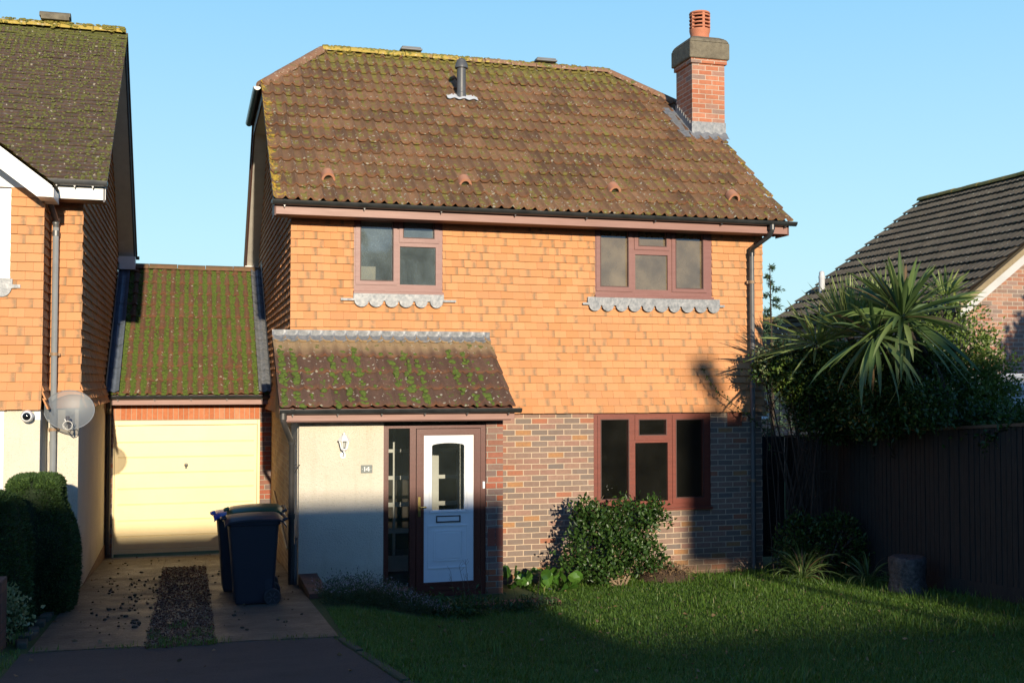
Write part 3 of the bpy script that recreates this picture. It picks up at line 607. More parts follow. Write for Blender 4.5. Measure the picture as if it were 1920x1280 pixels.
def ridge_run(g, a, b, r=.115, seg=.44, drop=.0):
    a, b = Vector(a), Vector(b); L = (b-a).length; n = max(1, int(round(L/seg))); d = (b-a)/n; side = d.cross(Vector((0, 0, 1))).normalized(); up = side.cross(d).normalized()
    for k in range(n):
        p0 = a+d*k; p1 = a+d*(k+1)-d.normalized()*.008; off = up*random.uniform(-.005, .007)+side*random.uniform(-.004, .004); vs = []
        for p, rr in ((p0, r), (p1, r*.97)):
            for q in range(11):
                an = math.pi*(q/10); vs.append(p+off+side*math.cos(an)*rr*1.05+up*(math.sin(an)*rr*.85-.035))
        g.add(vs, [(q, q+1, 11+q+1, 11+q) for q in range(10)]+[tuple(range(11))[::-1], tuple(range(11, 22))], uv=[(1.9, 4.3)]*22)
    return g
m_ridge = M_roof
def ridgemat(name, c, c2, ymix):
    m, t, b = newmat(name); p = pos(t); n1 = noise(t, p, 10, 6, .7); n2 = noise(t, p, 40, 4)
    x = nd(t, 'SeparateXYZ', {0: p}).outputs[0]; fx = nd(t, 'MapRange', {'Value': x, 'From Min': ymix[0], 'From Max': ymix[1], 'To Min': .16, 'To Max': -.14}).outputs[0]
    col = mix(t, n2, c, c2); col = mix(t, ramp(t, mth(t, 'ADD', n1, fx), [(.53, 0.0), (.6, 1.0)]), col, mix(t, n2, (.46, .3, .04), (.36, .3, .08)))
    col = mix(t, ramp(t, noise(t, p, 7, 5), [(.56, 0.0), (.64, .9)]), col, (.09, .12, .02)); col = mix(t, ramp(t, noise(t, p, 24, 4), [(.6, 0.0), (.66, .8)]), col, (.55, .5, .38))
    t.links.new(col, b.inputs[0]); b.inputs['Roughness'].default_value = .9; bump(t, b, n2, .01); return m
M_rid = ridgemat('lichened_ridge_tile', (.28, .16, .09), (.2, .11, .07), (3.5, 6.0)); M_hipt = ridgemat('lichened_hip_tile', (.3, .16, .09), (.2, .11, .065), (-12, -6))
g = ridge_run(G(), (1.93, 17.6, zr+.03), (6.76, 17.6, zr+.03)); obj('ridge_tiles', g, M_rid, rf)
g = ridge_run(G(), (.93, 16.42, zh+.02), (1.92, 17.58, zr+.03), .1); obj('hip_tiles', g, M_hipt, rf, label='brown hip tiles on the left end')
g = ridge_run(G(), (7.93, 16.42, zh+.02), (6.77, 17.58, zr+.03), .1); obj('hip_tiles', g, M_hipt, rf, label='brown hip tiles beside the chimney')
def ridge_moss(name, parent, x0, x1, y, z, n, m, seed, lab):
    global rng; rng = np.random.default_rng(seed); an = rng.uniform(-.2, 1.9, n); C = np.stack([x0+(x1-x0)*rng.random(n)**1.25, y-.105*np.cos(an), z-.03+.095*np.sin(an)], 1); k = rng.uniform(.008, .026, (n, 1)); blobs(name, C, k*np.array([[1.3, 1, .5]]), m, parent, (0, -.5, .8), kind='stuff', label=lab)
ridge_moss('ridge_moss', rf, 1.95, 6.7, 17.6, zr+.03, 420, mat('yellow_olive_moss', (.3, .22, .03), (.14, .16, .03), 14, .95, bd=.01, bs=200), 77, 'yellow-green moss along the ridge of the main roof')
for x0, x1, y in ((750, 790, 104), (1003, 1042, 124)):
    a, c = PY(x0, y, 17.6), PY(x1, y, 17.6); g = G(); z = zr+.13; g.box(a.x, c.x, 17.5, 17.7, z-.02, z+.012); g.box(a.x+.02, c.x-.02, 17.52, 17.68, z+.012, z+.04); obj('ridge_vent', g, mat('grey_vent_plastic', (.16, .17, .18), None, 5, .5), rf, bevel=.01)
for x, y in ((615, 333), (871, 344), (1151, 357), (1374, 371)):
    p = onroof(x, y+2, RO, RV, .02); g = G(); vs = []; n = 10; r, r2 = .088, .06; nn = Vector((0, -S_, C_)); vv = Vector(RV)
    for o_ in (-.05, .1):
        for rr in (r, r2):
            for q in range(n+1):
                an = math.pi*q/n; sc_ = 1 if o_ < 0 else .9; vs.append(p+vv*o_+Vector((1, 0, 0))*math.cos(an)*rr*sc_+nn*math.sin(an)*rr*sc_*1.25)
    N1 = n+1; fs = []
    for q in range(n): fs += [(q, q+1, 2*N1+q+1, 2*N1+q), (q, N1+q, N1+q+1, q+1), (N1+q+1, N1+q, 3*N1+q, 3*N1+q+1)]
    g.add(vs, fs); vt = obj('vent_tile', g, mat('orange_clay', (.48, .19, .1), (.4, .22, .14), 14, .85), rf)
    g = G(); g.add([p+vv*.0+Vector((1, 0, 0))*math.cos(math.pi*q/n)*r2+nn*math.sin(math.pi*q/n)*r2 for q in range(n+1)], [tuple(range(n+1))]); obj('grille', g, mat('green_grille', (.07, .08, .045)), vt, smooth=0)
# soil vent pipe through the roof
pb = onroof(865, 181, RO, RV, .03); vp = G(); vp.lathe([(.074, -.25), (.074, .05), (.068, .06), (.068, .43), (.07, .44)], pb, 20)
vpo = obj('vent_pipe', vp, mat('dark_grey_pipe', (.06, .065, .07), (.09, .095, .1), 8, .45), house)
g = G(); g.lathe([(.1, .43), (.1, .45), (.088, .5), (.07, .535), (.068, .55), (.04, .575), (.0, .578)], pb, 20); obj('cowl', g, MC['dark_grey_pipe'], vpo)
g = G(); vs = []; nu, nv = 25, 5
for j in range(nv):
    for i in range(nu):
        u = -.24+.48*i/(nu-1); v = -.12+.2*j/(nv-1)*(1-.4*abs(u)/.24); ph = (u+pb.x-RO[0])/.15; vs.append(pb+Vector((1, 0, 0))*u+Vector(RV)*(v-.02)+Vector((0, -S_, C_))*(.012+.022*(.5+.5*math.cos(2*math.pi*ph))-.04*(j == 0)*0))
g.add(vs, [(j*nu+i, j*nu+i+1, (j+1)*nu+i+1, (j+1)*nu+i) for j in range(nv-1) for i in range(nu-1)]); obj('lead_slate', g, mat('white_lead', (.6, .62, .62), (.5, .52, .54), 12, .5), vpo)
# chimney
c0 = PY(1298, 240, 15.75); CX0, CX1, CY0, CY1 = 7.425, 7.98, 15.75, 16.34
ch = G(); ch.box(CX0, CX1, CY0, CY1, 5.6, 7.525); cho = obj('chimney', ch, M_chim, house, smooth=0, bevel=.004, label='orange brick chimney stack')
g = G(); g.box(CX0-.03, CX1+.03, CY0-.03, CY1+.03, 7.527, 7.598); obj('brick_corbel', g, M_chim, cho, smooth=0, bevel=.006)
cap = G(); e = .062; cap.box(CX0-e, CX1+e, CY0-e, CY1+e, 7.6, 7.86)
def rg_(e2, z): return [(CX0-e2, CY0-e2, z), (CX1+e2, CY0-e2, z), (CX1+e2, CY1+e2, z), (CX0-e2, CY1+e2, z)]
cap.hexa(rg_(e-.002, 7.861), rg_(.02, 7.93)); cap.hexa(rg_(.018, 7.931), rg_(-.05, 7.97))
obj('chimney_cap', cap, M_cap, cho, smooth=0, bevel=.018)
pc = ((CX0+CX1)/2, 16.05, 7.95); pot = G(); pot.lathe([(.14, 0), (.14, .04), (.155, .045), (.155, .07), (.148, .075), (.148, .12), (.16, .16), (.165, .2), (.155, .205)], pc, 28)
for k in range(4): z0 = .225+.06*k; pot.lathe([(.11, z0+.008), (.162, z0), (.167, z0+.012), (.162, z0+.024), (.11, z0+.03)], pc, 28)
for q in range(5):
    an = q*math.tau/5+.9; x, y = math.cos(an)*.14, math.sin(an)*.14; pot.box(pc[0]+x-.02, pc[0]+x+.02, pc[1]+y-.02, pc[1]+y+.02, pc[2]+.2, pc[2]+.46)
pot.lathe([(.16, .445), (.168, .455), (.16, .475), (.12, .485), (.0, .49)], pc, 28); obj('chimney_pot', pot, M_terra, cho)
g = G(); g.lathe([(.1, .2), (.1, .44)], pc, 16); obj('flue', g, M_dark, cho)
fl = G(); zb = lambda y: 4.775+.765*(y-13.66); yb = CY0-.04
fl.box(CX0-.012, CX1+.012, CY0-.012, CY0, zb(CY0)-.1, zb(CY0)+.24)
nu = 25; vs = []
for j in range(3):
    for i in range(nu):
        x = CX0-.05+(CX1-CX0+.08)*i/(nu-1); ph = (x-RO[0])/.15; y = CY0-.01-.06*j; vs.append((x, y, zb(y)+.05+.016*math.cos(2*math.pi*ph)+(.03 if j == 0 else 0)))
fl.add(vs, [(j*nu+i+1, j*nu+i, (j+1)*nu+i, (j+1)*nu+i+1) for j in range(2) for i in range(nu-1)])
for k in range(8):                                  # stepped lead up the left cheek
    y0 = CY0+.6*k/8; y1 = y0+.075; fl.box(CX0-.01, CX0, y0, y1, zb(y0)-.1, zb(y1)+.16)
for k in range(4):                                  # lead laid over the tiles beside it
    y0 = CY0-.12+k*.21; poly_slab(fl, [(CX0-.22, y0, zb(y0)+.055+.004*k), (CX0, y0, zb(y0)+.062), (CX0, y0+.22, zb(y0+.22)+.06), (CX0-.22, y0+.22, zb(y0+.22)+.052)], .004)
obj('lead_flashing', fl, M_lead, cho, smooth=0)
# verges, fascias, soffits, gutters
def verge(g, X0, X1, Y0, Z0, Y1, Z1, d=.15): poly = [(Y0, Z0), (Y1, Z1), (Y1, Z1-d), (Y0, Z0-d)]; g.prism(poly, X0, X1, 'x')
for xa, xb, xs0, xs1 in ((.945, .965, .97, 1.20), (7.895, 7.915, 7.70, 7.89)):
    g = G(); verge(g, xa, xb, 13.72, 4.74, 16.4, zh-.07, .14); verge(g, xa, xb, 18.8, zh-.07, 21.5, 4.73, .14); g.box(xa, xb, 16.4, 18.8, zh-.22, zh-.06); obj('bargeboard', g, M_soff, house, smooth=0)
    g = G(); poly_slab(g, [(xs0, 13.74, 4.63), (xs1, 13.74, 4.63), (xs1, 16.38, zh-.19), (xs0, 16.38, zh-.19)], .012); poly_slab(g, [(xs0, 18.82, zh-.19), (xs1, 18.82, zh-.19), (xs1, 21.46, 4.62), (xs0, 21.46, 4.62)], .012)
    g.box(xs0, xs1, 16.38, 18.82, zh-.2, zh-.19); obj('verge_soffit', g, M_cream, house, smooth=0)
    g = G(); x = xa-.07 if xa < 4 else xb+.07; g.gutter((x, 16.45, zh-.02), (x, 18.85, zh-.02), (1, 0, 0), .058); obj('gutter', g, M_black, house, label='short black gutter on the clipped gable')
    g = G(); g.box(xa-.01, xs1 if xa < 4 else xb+.01, 21.2, 21.48, 4.5, 4.72) if xa < 4 else g.box(xs0, xb+.01, 21.2, 21.48, 4.5, 4.72); obj('eaves_end', g, M_white, house, smooth=0)
    g = G(); g.gutter((.86 if xa < 4 else 7.6, 21.58, 4.72), (1.3 if xa < 4 else 8.0, 21.58, 4.72), (0, 1, 0)); obj('gutter', g, M_black, house, label='end of the black rear gutter')
g = G(); g.box(.95, 7.91, 13.725, 13.745, 4.615, 4.77); fa = obj('fascia', g, M_fascia, house, smooth=0, bevel=.003)
for q in (.946, 7.916): g = G(); g.box(q, q+.003, 13.727, 14.1, 4.6, 4.76); obj('fascia_end', g, M_fascia, house, smooth=0)
g = G(); g.box(.97, 7.89, 13.75, 14.10, 4.625, 4.637); obj('soffit', g, M_soff, house, smooth=0)
def gutter_run(parent, x0, x1, Y, z, nb=8, wall_y=None, mm=None, lab=None):
    g = G(); g.gutter((x0, Y, z), (x1, Y, z), (0, 1, 0), .056)
    gu = obj('gutter', g, mm or M_black, parent, label=lab)
    for k in range(nb):
        x = x0+.15+(x1-x0-.3)*k/(nb-1); b_ = G(); b_.gutter((x-.018, Y, z+.004), (x+.018, Y, z+.004), (0, 1, 0), .0605); b_.prism([(x-.012, z-.055), (x+.012, z-.055), (x, z-.085)], Y-.006, Y+.04); obj('gutter_bracket', b_, mm or M_black, gu)
    return gu
gutter_run(house, .91, 7.985, 13.665, 4.775, 8, lab='long black gutter along the main eaves')
# right downpipe with swan neck
dp = PY(1413, 640, 14.02); X = dp.x-.02
g = G(); g.tube([(7.62, 13.665, 4.74), (7.62, 13.665, 4.64), (7.60, 13.70, 4.58), (X+.0, 13.99, 4.44), (X, 14.02, 4.36)], .034, 12); g.lathe([(.043, 0), (.043, .07)], (7.62, 13.665, 4.66), 12); g.lathe([(.04, 0), (.04, .07)], (X, 14.02, 4.33), 12)
o = obj('downpipe_offset', g, M_black, house)
g = G(); g.tube([(X, 14.02, 4.38), (X, 14.02, .0)], .034, 12); dpo = obj('downpipe', g, M_dpipe, house, label='grey downpipe at the right corner')
for z in (3.95, 2.5, 1.2): g = G(); g.lathe([(.041, 0), (.041, .04)], (X, 14.02, z), 12); g.box(X-.06, X+.06, 14.05, 14.08, z, z+.04); obj('pipe_clip', g, mat('pipe_clip_brown', (.3, .2, .12)), dpo)

# windows
def window(parent, outer, lights, Y, mf, glass, opened, label, sill=True, t=.06, cills=None):
    a, b_, c, d = outer; g = wall(G(), a, b_, c, d, Y, lights, t); w = obj('window', g, mf, parent, smooth=0, label=label)
    for (o0, l) in opened:
        g = wall(G(), *o0, Y-.014, [l], .013); obj('casement', g, mf, w, smooth=0, bevel=.003)
        p = .011; g = wall(G(), l[0]-p, l[1]+p, l[2]-p, l[3]+p, Y-.018, [l], .003); obj('gasket', g, mat('dark_gasket', (.07, .03, .025)), w, smooth=0)
    for k, l in enumerate(lights):
        gm = glass[k] if isinstance(glass, list) else glass
        g = G(); g.quad((l[0], Y+.03, l[2]), (l[1], Y+.03, l[2]), (l[1], Y+.03, l[3]), (l[0], Y+.03, l[3])); obj('pane', g, gm, w, smooth=0)
    if sill: g = G(); g.box(a-.01, b_+.01, Y-.05, Y+.05, c-.035, c-.002); obj('sill', g, mf, w, smooth=0, bevel=.004)
    return w
WY = 14.125
def R_(a, b, c, d): return rect(a, b, c, d, WY)
l1 = [R_(677, 415, 736, 526), R_(757, 416, 813, 447), R_(750, 462, 817, 535)]
window(house, W1, l1, WY, M_pvcu, G_up1, [(R_(667, 410, 744, 535), l1[0]), (R_(748.6, 413, 823, 457), l1[1])], 'upstairs left window with misted glass')
l2 = [R_(1126, 431, 1177, 537), R_(1197.5, 433, 1248, 462), R_(1191, 477, 1252, 544), R_(1267, 437, 1317, 541)]
window(house, W2, l2, WY, M_pvcu, G_up2, [(R_(1117, 427, 1186, 547), l2[0]), (R_(1189, 429, 1255, 470), l2[1]), (R_(1259, 432, 1325, 549), l2[3])], 'upstairs right window with dusty brown glass')
l3 = [R_(1126.6, 787, 1178, 934), R_(1198, 787, 1248, 814), R_(1191, 830, 1252.5, 937.5), R_(1267.5, 787, 1318, 930)]
window(house, W3, l3, WY, M_pvc, G_low, [(R_(1120, 778.5, 1187.5, 942), l3[0]), (R_(1190, 778, 1257, 824), l3[1]), (R_(1260, 778, 1330, 941), l3[3])], 'ground floor window above the bush')
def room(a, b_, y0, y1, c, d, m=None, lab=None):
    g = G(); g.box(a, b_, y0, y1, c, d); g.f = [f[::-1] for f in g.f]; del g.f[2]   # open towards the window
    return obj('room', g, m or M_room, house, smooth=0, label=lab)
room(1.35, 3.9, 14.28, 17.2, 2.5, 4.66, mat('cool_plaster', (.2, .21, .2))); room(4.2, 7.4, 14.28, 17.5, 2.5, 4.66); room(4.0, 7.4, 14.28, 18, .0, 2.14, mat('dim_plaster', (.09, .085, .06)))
# pale cupboard seen inside the left bedroom window
a, c = PY(672, 499, 14.5), PY(704, 530, 14.5); g = G(); g.box(a.x-.1, c.x, 14.5, 14.9, 2.6, a.z); obj('cupboard', g, mat('cream_cupboard', (.75, .7, .5)), house, smooth=0)
# scalloped lead aprons under the upper windows
def scallop(parent, x0, x1, zt, zb_, n, Y, ears=.12, lab=None):
    g = G(); w = (x1-x0)/n; r = w*.46; yb = Y-.03
    g.box(x0, x1, yb-.004, yb, zb_+r*.9, zt)
    for k in range(n):
        cx = x0+w*(k+.5)+random.uniform(-.006, .006); r = w*.46*random.uniform(.9, 1.05); pts = [(cx+r*math.cos(an), zb_+r*.95+r*.95*math.sin(an)) for an in [math.pi+math.pi*q/12 for q in range(13)]]; g.prism(pts+[(cx+r, zb_+r*.98), (cx-r, zb_+r*.98)], yb-.009-random.uniform(0, .004), yb-.005)
    g.box(x0-ears, x0, yb-.008, yb-.003, zb_+r*.95, zb_+r*1.3); g.box(x1, x1+ears, yb-.008, yb-.003, zb_+r*.95, zb_+r*1.3)
    return obj('lead_apron', g, M_lead, parent, smooth=0, label=lab)
scallop(house, W1[0]-.01, W1[1]+.01, 3.705, 3.53, 6, 14.11, .16); 
scallop(house, W2[0]-.12, W2[1]+.1, 3.72, 3.53, 10, 14.11, .07)
# air brick on the right
a, c = PY(1364, 773, 14.12), PY(1391, 798, 14.12); g = G(); g.box(a.x, c.x, 14.118, 14.13, c.z, a.z)
for i in range(6):
    for j in range(5): x = a.x+.012+(c.x-a.x-.024)*(i+.5)/6; z = c.z+.012+(a.z-c.z-.024)*(j+.5)/5; g.box(x-.009, x+.009, 14.112, 14.119, z-.011, z+.011)
obj('air_brick', g, mat('red_air_brick', (.3, .09, .05)), house, smooth=0)

# ------------------------------------------------------------------ porch
PYF = 13.27
pr_l = PY(560, 900, PYF).x; dx0 = PY(719, 900, PYF).x; dx1 = PY(911.5, 900, PYF).x; px1 = 3.69
g = G(); g.box(1.215, dx0, PYF, PYF+.12, -.2, 2.12); g.box(1.208, 1.32, PYF+.121, 14.25, -.2, 2.2); obj('porch_wall', g, M_render, house, smooth=0, label='cream pebbledash porch wall')
g = G(); g.box(dx1, px1, PYF, PYF+.12, -.2, 2.12); g.box(px1-.12, px1-.002, PYF+.121, 14.125, -.2, 2.12); pier = obj('brick_pier', g, M_brick2, house, smooth=0)
g = G(); a, c = PY(914, 990, PYF), PY(943, 1022, PYF); g.box(a.x, (a.x+c.x)/2-.004, PYF-.004, PYF+.002, c.z, a.z); g.box((a.x+c.x)/2+.004, c.x, PYF-.004, PYF+.002, c.z, a.z); obj('red_brick', g, mat('deep_red_brick', (.26, .06, .035), (.2, .05, .03)), pier, smooth=0)
PO = (.955, 12.86, 2.285); pk = math.atan2(3.13-2.285, 14.08-12.86); PV = (0, math.cos(pk), math.sin(pk)); PL = (14.08-12.86)/math.cos(pk); PW = 3.73-.955
prf = tiles('porch_roof', M_roofP, house, PO, (1, 0, 0), PV, PW, PL, amp=.032, step=.028, skew=.7, seed=9)
moss_on('moss', M_moss, prf, PO, (1, 0, 0), PV, PW, PL-.3, 330, .15, .034, lambda u, v: (.12 if (int(u/.15)*7) % 5 in (1, 4) else .9)*(1.1-.25*u), 15, lab='bright green moss in the channels of the porch roof', inval=.97)
g = G(); vs = []; nu = 150; top = Vector(PO)+Vector(PV)*PL; nn = Vector((0, -math.sin(pk), math.cos(pk)))
for j, (dv, hh) in enumerate(((-.105, .012), (-.10, .03), (.0, .035), (.03, .1))):
    for i in range(nu):
        x = 3.73-2.78*i/(nu-1); ph = (x-PO[0])/.15; ph += .7*math.sin(2*math.pi*ph)/(2*math.pi); w = .03*(.5+.5*math.cos(2*math.pi*ph))**1.2*(1, 1, .7, 0)[j]; q = top+Vector(PV)*(dv-.012*math.cos(2*math.pi*ph+1)*(j < 2))+nn*(hh+w); vs.append((x, min(q.y, 14.09), q.z))
g.add(vs, [(j*nu+i+1, j*nu+i, (j+1)*nu+i, (j+1)*nu+i+1) for j in range(3) for i in range(nu-1)]); obj('lead_flashing', g, M_lead, prf, smooth=60, label='wavy lead strip along the top of the porch roof')
g = G(); poly_slab(g, [(.96, 12.93, 2.27), (3.72, 12.93, 2.27), (3.72, 14.1, 2.27+1.17*math.tan(pk)), (.96, 14.1, 2.27+1.17*math.tan(pk))], .05); obj('roof_board', g, M_soff, prf, smooth=0)
g = G(); g.box(1.0, 3.74, 12.93, 12.95, 2.135, 2.24); obj('porch_fascia', g, M_fascia, house, smooth=0, bevel=.003)
g = G(); g.box(1.0, 3.70, 12.951, PYF+.1, 2.122, 2.134); obj('porch_soffit', g, M_soff, house, smooth=0)
for q in (3.69, 1.0): g = G(); g.prism([(12.96, 2.15), (14.1, 2.15), (14.1, 3.0), (12.96, 2.25)], q, q+.018, 'x'); obj('porch_cheek', g, M_soff, house, smooth=0)
gutter_run(house, .955, 3.80, 12.87, 2.27, 6, lab='black gutter on the porch')
g = G(); g.tube([(1.0, 12.87, 2.24), (1.0, 12.87, 2.14), (1.02, 12.9, 2.09), (1.10, 13.16, 1.93), (1.125, 13.19, 1.86), (1.125, 13.19, .25)], .034, 12); g.lathe([(.042, 0), (.042, .07)], (1.0, 12.87, 2.16), 12); g.lathe([(.042, 0), (.042, .06)], (1.125, 13.19, 1.86), 12); g.lathe([(.042, 0), (.042, .06)], (1.125, 13.19, 1.0), 12)
g.tube([(1.13, 13.2, 1.62), (1.22, 13.24, 1.62), (1.14, 13.2, 1.5)], .008, 6); obj('downpipe', g, M_pipeB, house, label='black downpipe beside the porch')
g = G(); g.tube([(1.19, 13.35, .75), (1.17, 13.22, .7), (1.17, 13.2, .2)], .022, 8); obj('waste_pipe', g, M_dpipe, house)
g = G(); g.tube([(1.195, 17.0, .95), (1.195, 14.6, .45)], .016, 8); g.lathe([(.02, 0), (.02, .04)], (1.195, 15.8, .68), 8); obj('overflow_pipe', g, mat('tan_pipe', (.55, .38, .18)), house)
# door frame with sidelight
DY = PYF+.035
def D_(a, b, c, d, Y=DY): return rect(a, b, c, d, Y)
outer = (dx0, dx1, .0, PY(815, 796, DY).z); side = D_(728.5, 803, 767.5, 1100); dopen = D_(780, 803, 901, 1103)
g = wall(G(), *outer, DY, [side, dopen], .07); df = obj('door_frame', g, M_pvcd, house, smooth=0, bevel=.003)
p = .014; g = wall(G(), side[0]-p, side[1]+p, side[2]-p, side[3]+p, DY-.01, [side], .0095); obj('bead', g, M_pvcd, df, smooth=0, bevel=.002)
g = G(); g.quad((side[0], DY+.03, side[2]), (side[1], DY+.03, side[2]), (side[1], DY+.03, side[3]), (side[0], DY+.03, side[3])); obj('pane', g, G_clear, df, smooth=0)
g = G(); g.box(dx0, dx1, DY-.09, DY+.1, -.06, -.002); obj('threshold', g, M_pvcd, df, smooth=0, bevel=.006)
leaf = D_(781, 804, 900, 1102); panel = D_(794.7, 816, 887.5, 1087)
g = wall(G(), *leaf, DY-.012, [panel], .05); door = obj('front_door', g, M_pvcd, house, smooth=0, bevel=.004, label='white panelled front door in a rosewood frame')
for k in (.012, .03): g = wall(G(), panel[0]-k-.012, panel[1]+k+.012, panel[2]-k-.012, panel[3]+k+.012, DY-.012-.006*(1 if k < .02 else .5), [(panel[0]-k, panel[1]+k, panel[2]-k, panel[3]+k)], .004); obj('moulding', g, M_pvcd, door, smooth=0)
gl = D_(810, 836, 870.5, 954)
def arch(x0, x1, z0, z1, rise, n=12):                 # outline anticlockwise, arched head
    cx = (x0+x1)/2; hw = (x1-x0)/2; return [(x0, z0), (x1, z0)]+[(cx+hw*math.cos(math.pi*q/n), z1+rise*math.sin(math.pi*q/n)**.9) for q in range(n+1)][0:]
def ring(g, A, B, ya, yb):                            # solid frame between two equal-length outlines
    n = len(A); vs = [(x, ya, z) for x, z in A]+[(x, ya, z) for x, z in B]+[(x, yb, z) for x, z in A]+[(x, yb, z) for x, z in B]; fs = []
    for i in range(n): j = (i+1) % n; fs += [(i, j, n+j, n+i), (2*n+i, 3*n+i, 3*n+j, 2*n+j), (i, 2*n+i, 2*n+j, j), (n+i, n+j, 3*n+j, 3*n+i)]
    return g.add(vs, fs)
inner = arch(gl[0], gl[1], gl[2], gl[3], .035); n = len(inner); cx = (panel[0]+panel[1])/2
outl = [(panel[0], gl[2]-.04), (panel[1], gl[2]-.04)]+[(panel[1]+(panel[0]-panel[1])*q/12, panel[3]) if 0 < q < 12 else ((panel[1], panel[3]) if q == 0 else (panel[0], panel[3])) for q in range(13)]
g = G(); ring(g, outl, inner, DY+.0, DY+.04); g.box(panel[0], panel[1], DY, DY+.04, panel[2], gl[2]-.041); dp_ = obj('door_panel', g, M_whiteP, door, smooth=0)
g = G()
for k, (e, dpt) in enumerate(((.045, .006), (.03, .012), (.012, .004))): ring(g, arch(gl[0]-e, gl[1]+e, gl[2]-e, gl[3], .035+e), arch(gl[0]-e+.011, gl[1]+e-.011, gl[2]-e+.011, gl[3], .035+e-.011), DY-dpt, DY-.0005)
q_ = D_(802, 985, 876.5, 1062.6); q2 = D_(813, 994.5, 867, 1049.5)
for r_ in (q_, q2): g = wall(g, *r_, DY-.009, [(r_[0]+.013, r_[1]-.013, r_[2]+.013, r_[3]-.013)], .0085)
i_ = (q2[0]+.03, q2[1]-.03, q2[2]+.03, q2[3]-.03); g.hexa([(q2[0]+.014, DY-.0005, q2[2]+.014), (q2[1]-.014, DY-.0005, q2[2]+.014), (q2[1]-.014, DY-.0005, q2[3]-.014), (q2[0]+.014, DY-.0005, q2[3]-.014)], [(i_[0], DY-.007, i_[2]), (i_[1], DY-.007, i_[2]), (i_[1], DY-.007, i_[3]), (i_[0], DY-.007, i_[3])])
obj('panel_moulding', g, M_whiteP, door, smooth=0, bevel=.003)
g = G(); g.add([(x, DY+.02, z) for x, z in inner], [tuple(range(n))]); obj('pane', g, G_clear, door, smooth=0)
lb = D_(817.5, 966.5, 863, 977.5); g = wall(G(), *lb, DY-.012, [(lb[0]+.012, lb[1]-.012, lb[2]+.012, lb[3]-.012)], .0115); obj('letterbox', g, mat('black_metal', (.03, .03, .03), None, 5, .4), door, smooth=0)
g = G(); g.box(lb[0]+.013, lb[1]-.013, DY-.007, DY-.001, lb[2]+.013, lb[3]-.013); obj('letterbox_flap', g, M_whiteP, door, smooth=0, bevel=.003)
hp = D_(783, 931, 788, 968); g = G(); g.box(hp[0], hp[1], DY-.024, DY-.013, hp[2], hp[3]); g.tube([(hp[0]+.015, DY-.02, (hp[2]+hp[3])/2), (hp[0]+.015, DY-.06, (hp[2]+hp[3])/2)], .008, 8); g.tube([(hp[0]+.012, DY-.06, (hp[2]+hp[3])/2), (hp[1]+.02, DY-.062, (hp[2]+hp[3])/2-.002), (hp[1]+.055, DY-.062, (hp[2]+hp[3])/2-.004), (hp[1]+.065, DY-.06, (hp[2]+hp[3])/2-.004)], [.008, .01, .015, .008], 8); obj('door_handle', g, M_brass, door, bevel=.003)
db = D_(904.5, 902, 908.5, 915); g = G(); g.box(db[0], db[1], DY-.02, DY-.001, db[2], db[3]); g.lathe([(.007, 0), (.007, -.004), (0, -.005)], ((db[0]+db[1])/2, DY-.02, (db[2]+db[3])/2), 10, 'y'); obj('doorbell', g, M_whiteP, df, bevel=.002)
# porch interior and the glazed inner door behind
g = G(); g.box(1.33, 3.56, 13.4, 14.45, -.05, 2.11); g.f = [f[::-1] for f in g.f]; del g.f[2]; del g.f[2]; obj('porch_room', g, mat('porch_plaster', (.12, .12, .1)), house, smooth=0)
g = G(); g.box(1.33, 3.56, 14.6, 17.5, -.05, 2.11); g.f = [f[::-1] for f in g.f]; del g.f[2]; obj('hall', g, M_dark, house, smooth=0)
IY = 14.5; g = G()
def ibar(x0, y0, x1, y1, d=0): r_ = rect(x0, y0, x1, y1, IY); g.box(r_[0], r_[1], IY-d, IY+.03, r_[2], r_[3])
for y in (842, 892, 942, 991): ibar(722, y, 857, y+4)
ibar(737, 795, 741, 1043, .003); ibar(810, 795, 822, 1060, .012); ibar(857, 795, 872, 1060, .012); ibar(715, 1043, 876, 1064, .014); ibar(715, 790, 876, 800, .014); ibar(777, 795, 789, 1060, .012)
obj('inner_door', g, mat('inner_white_gloss', (.55, .57, .54), None, 5, .3), house, smooth=0, bevel=.002)
# lantern, number plate
L0 = PY(643, 828, PYF); lx, lz = L0.x, L0.z; lw = thing('wall_lantern', (lx, PYF, lz), 'white coach lantern on the cream porch wall', 'wall lamp'); ly = PYF-.11
g = G(); g.lathe([(.0, .115), (.012, .112), (.012, .095), (.03, .085), (.07, .03), (.074, .018), (.06, .015)], (lx, ly, lz), 6); obj('lantern_roof', g, M_whiteP, lw, smooth=20)
g = G(); g.lathe([(.055, .014), (.032, -.075), (.028, -.078)], (lx, ly, lz), 6); obj('lantern_glass', g, glassmat('lantern_glass', .1, (.6, .6, .55), .8, .05), lw, smooth=0)
g = G()
for k in range(6):
    a = 2*math.pi*k/6; g.tube([(lx+math.cos(a)*.056, ly+math.sin(a)*.056, lz+.016), (lx+math.cos(a)*.032, ly+math.sin(a)*.032, lz-.078)], .005, 5)
g.lathe([(.036, -.075), (.036, -.085), (.015, -.1), (.008, -.12), (.0, -.125)], (lx, ly, lz), 10)
g.tube([(lx, PYF-.01, lz-.16), (lx, PYF-.05, lz-.165), (lx, ly, lz-.13), (lx, ly, lz-.1)], .008, 8); g.lathe([(.001, 0), (.035, -.001), (.035, -.015), (.0, -.02)], (lx, PYF, lz-.16), 12, 'y'); obj('lantern_frame', g, M_whiteP, lw)
g = G(); g.lathe([(.015, -.06), (.02, -.03), (.012, 0), (0, .005)], (lx, ly, lz), 10); obj('bulb', g, mat('bulb_glass', (.75, .75, .7), None, 5, .2), lw)
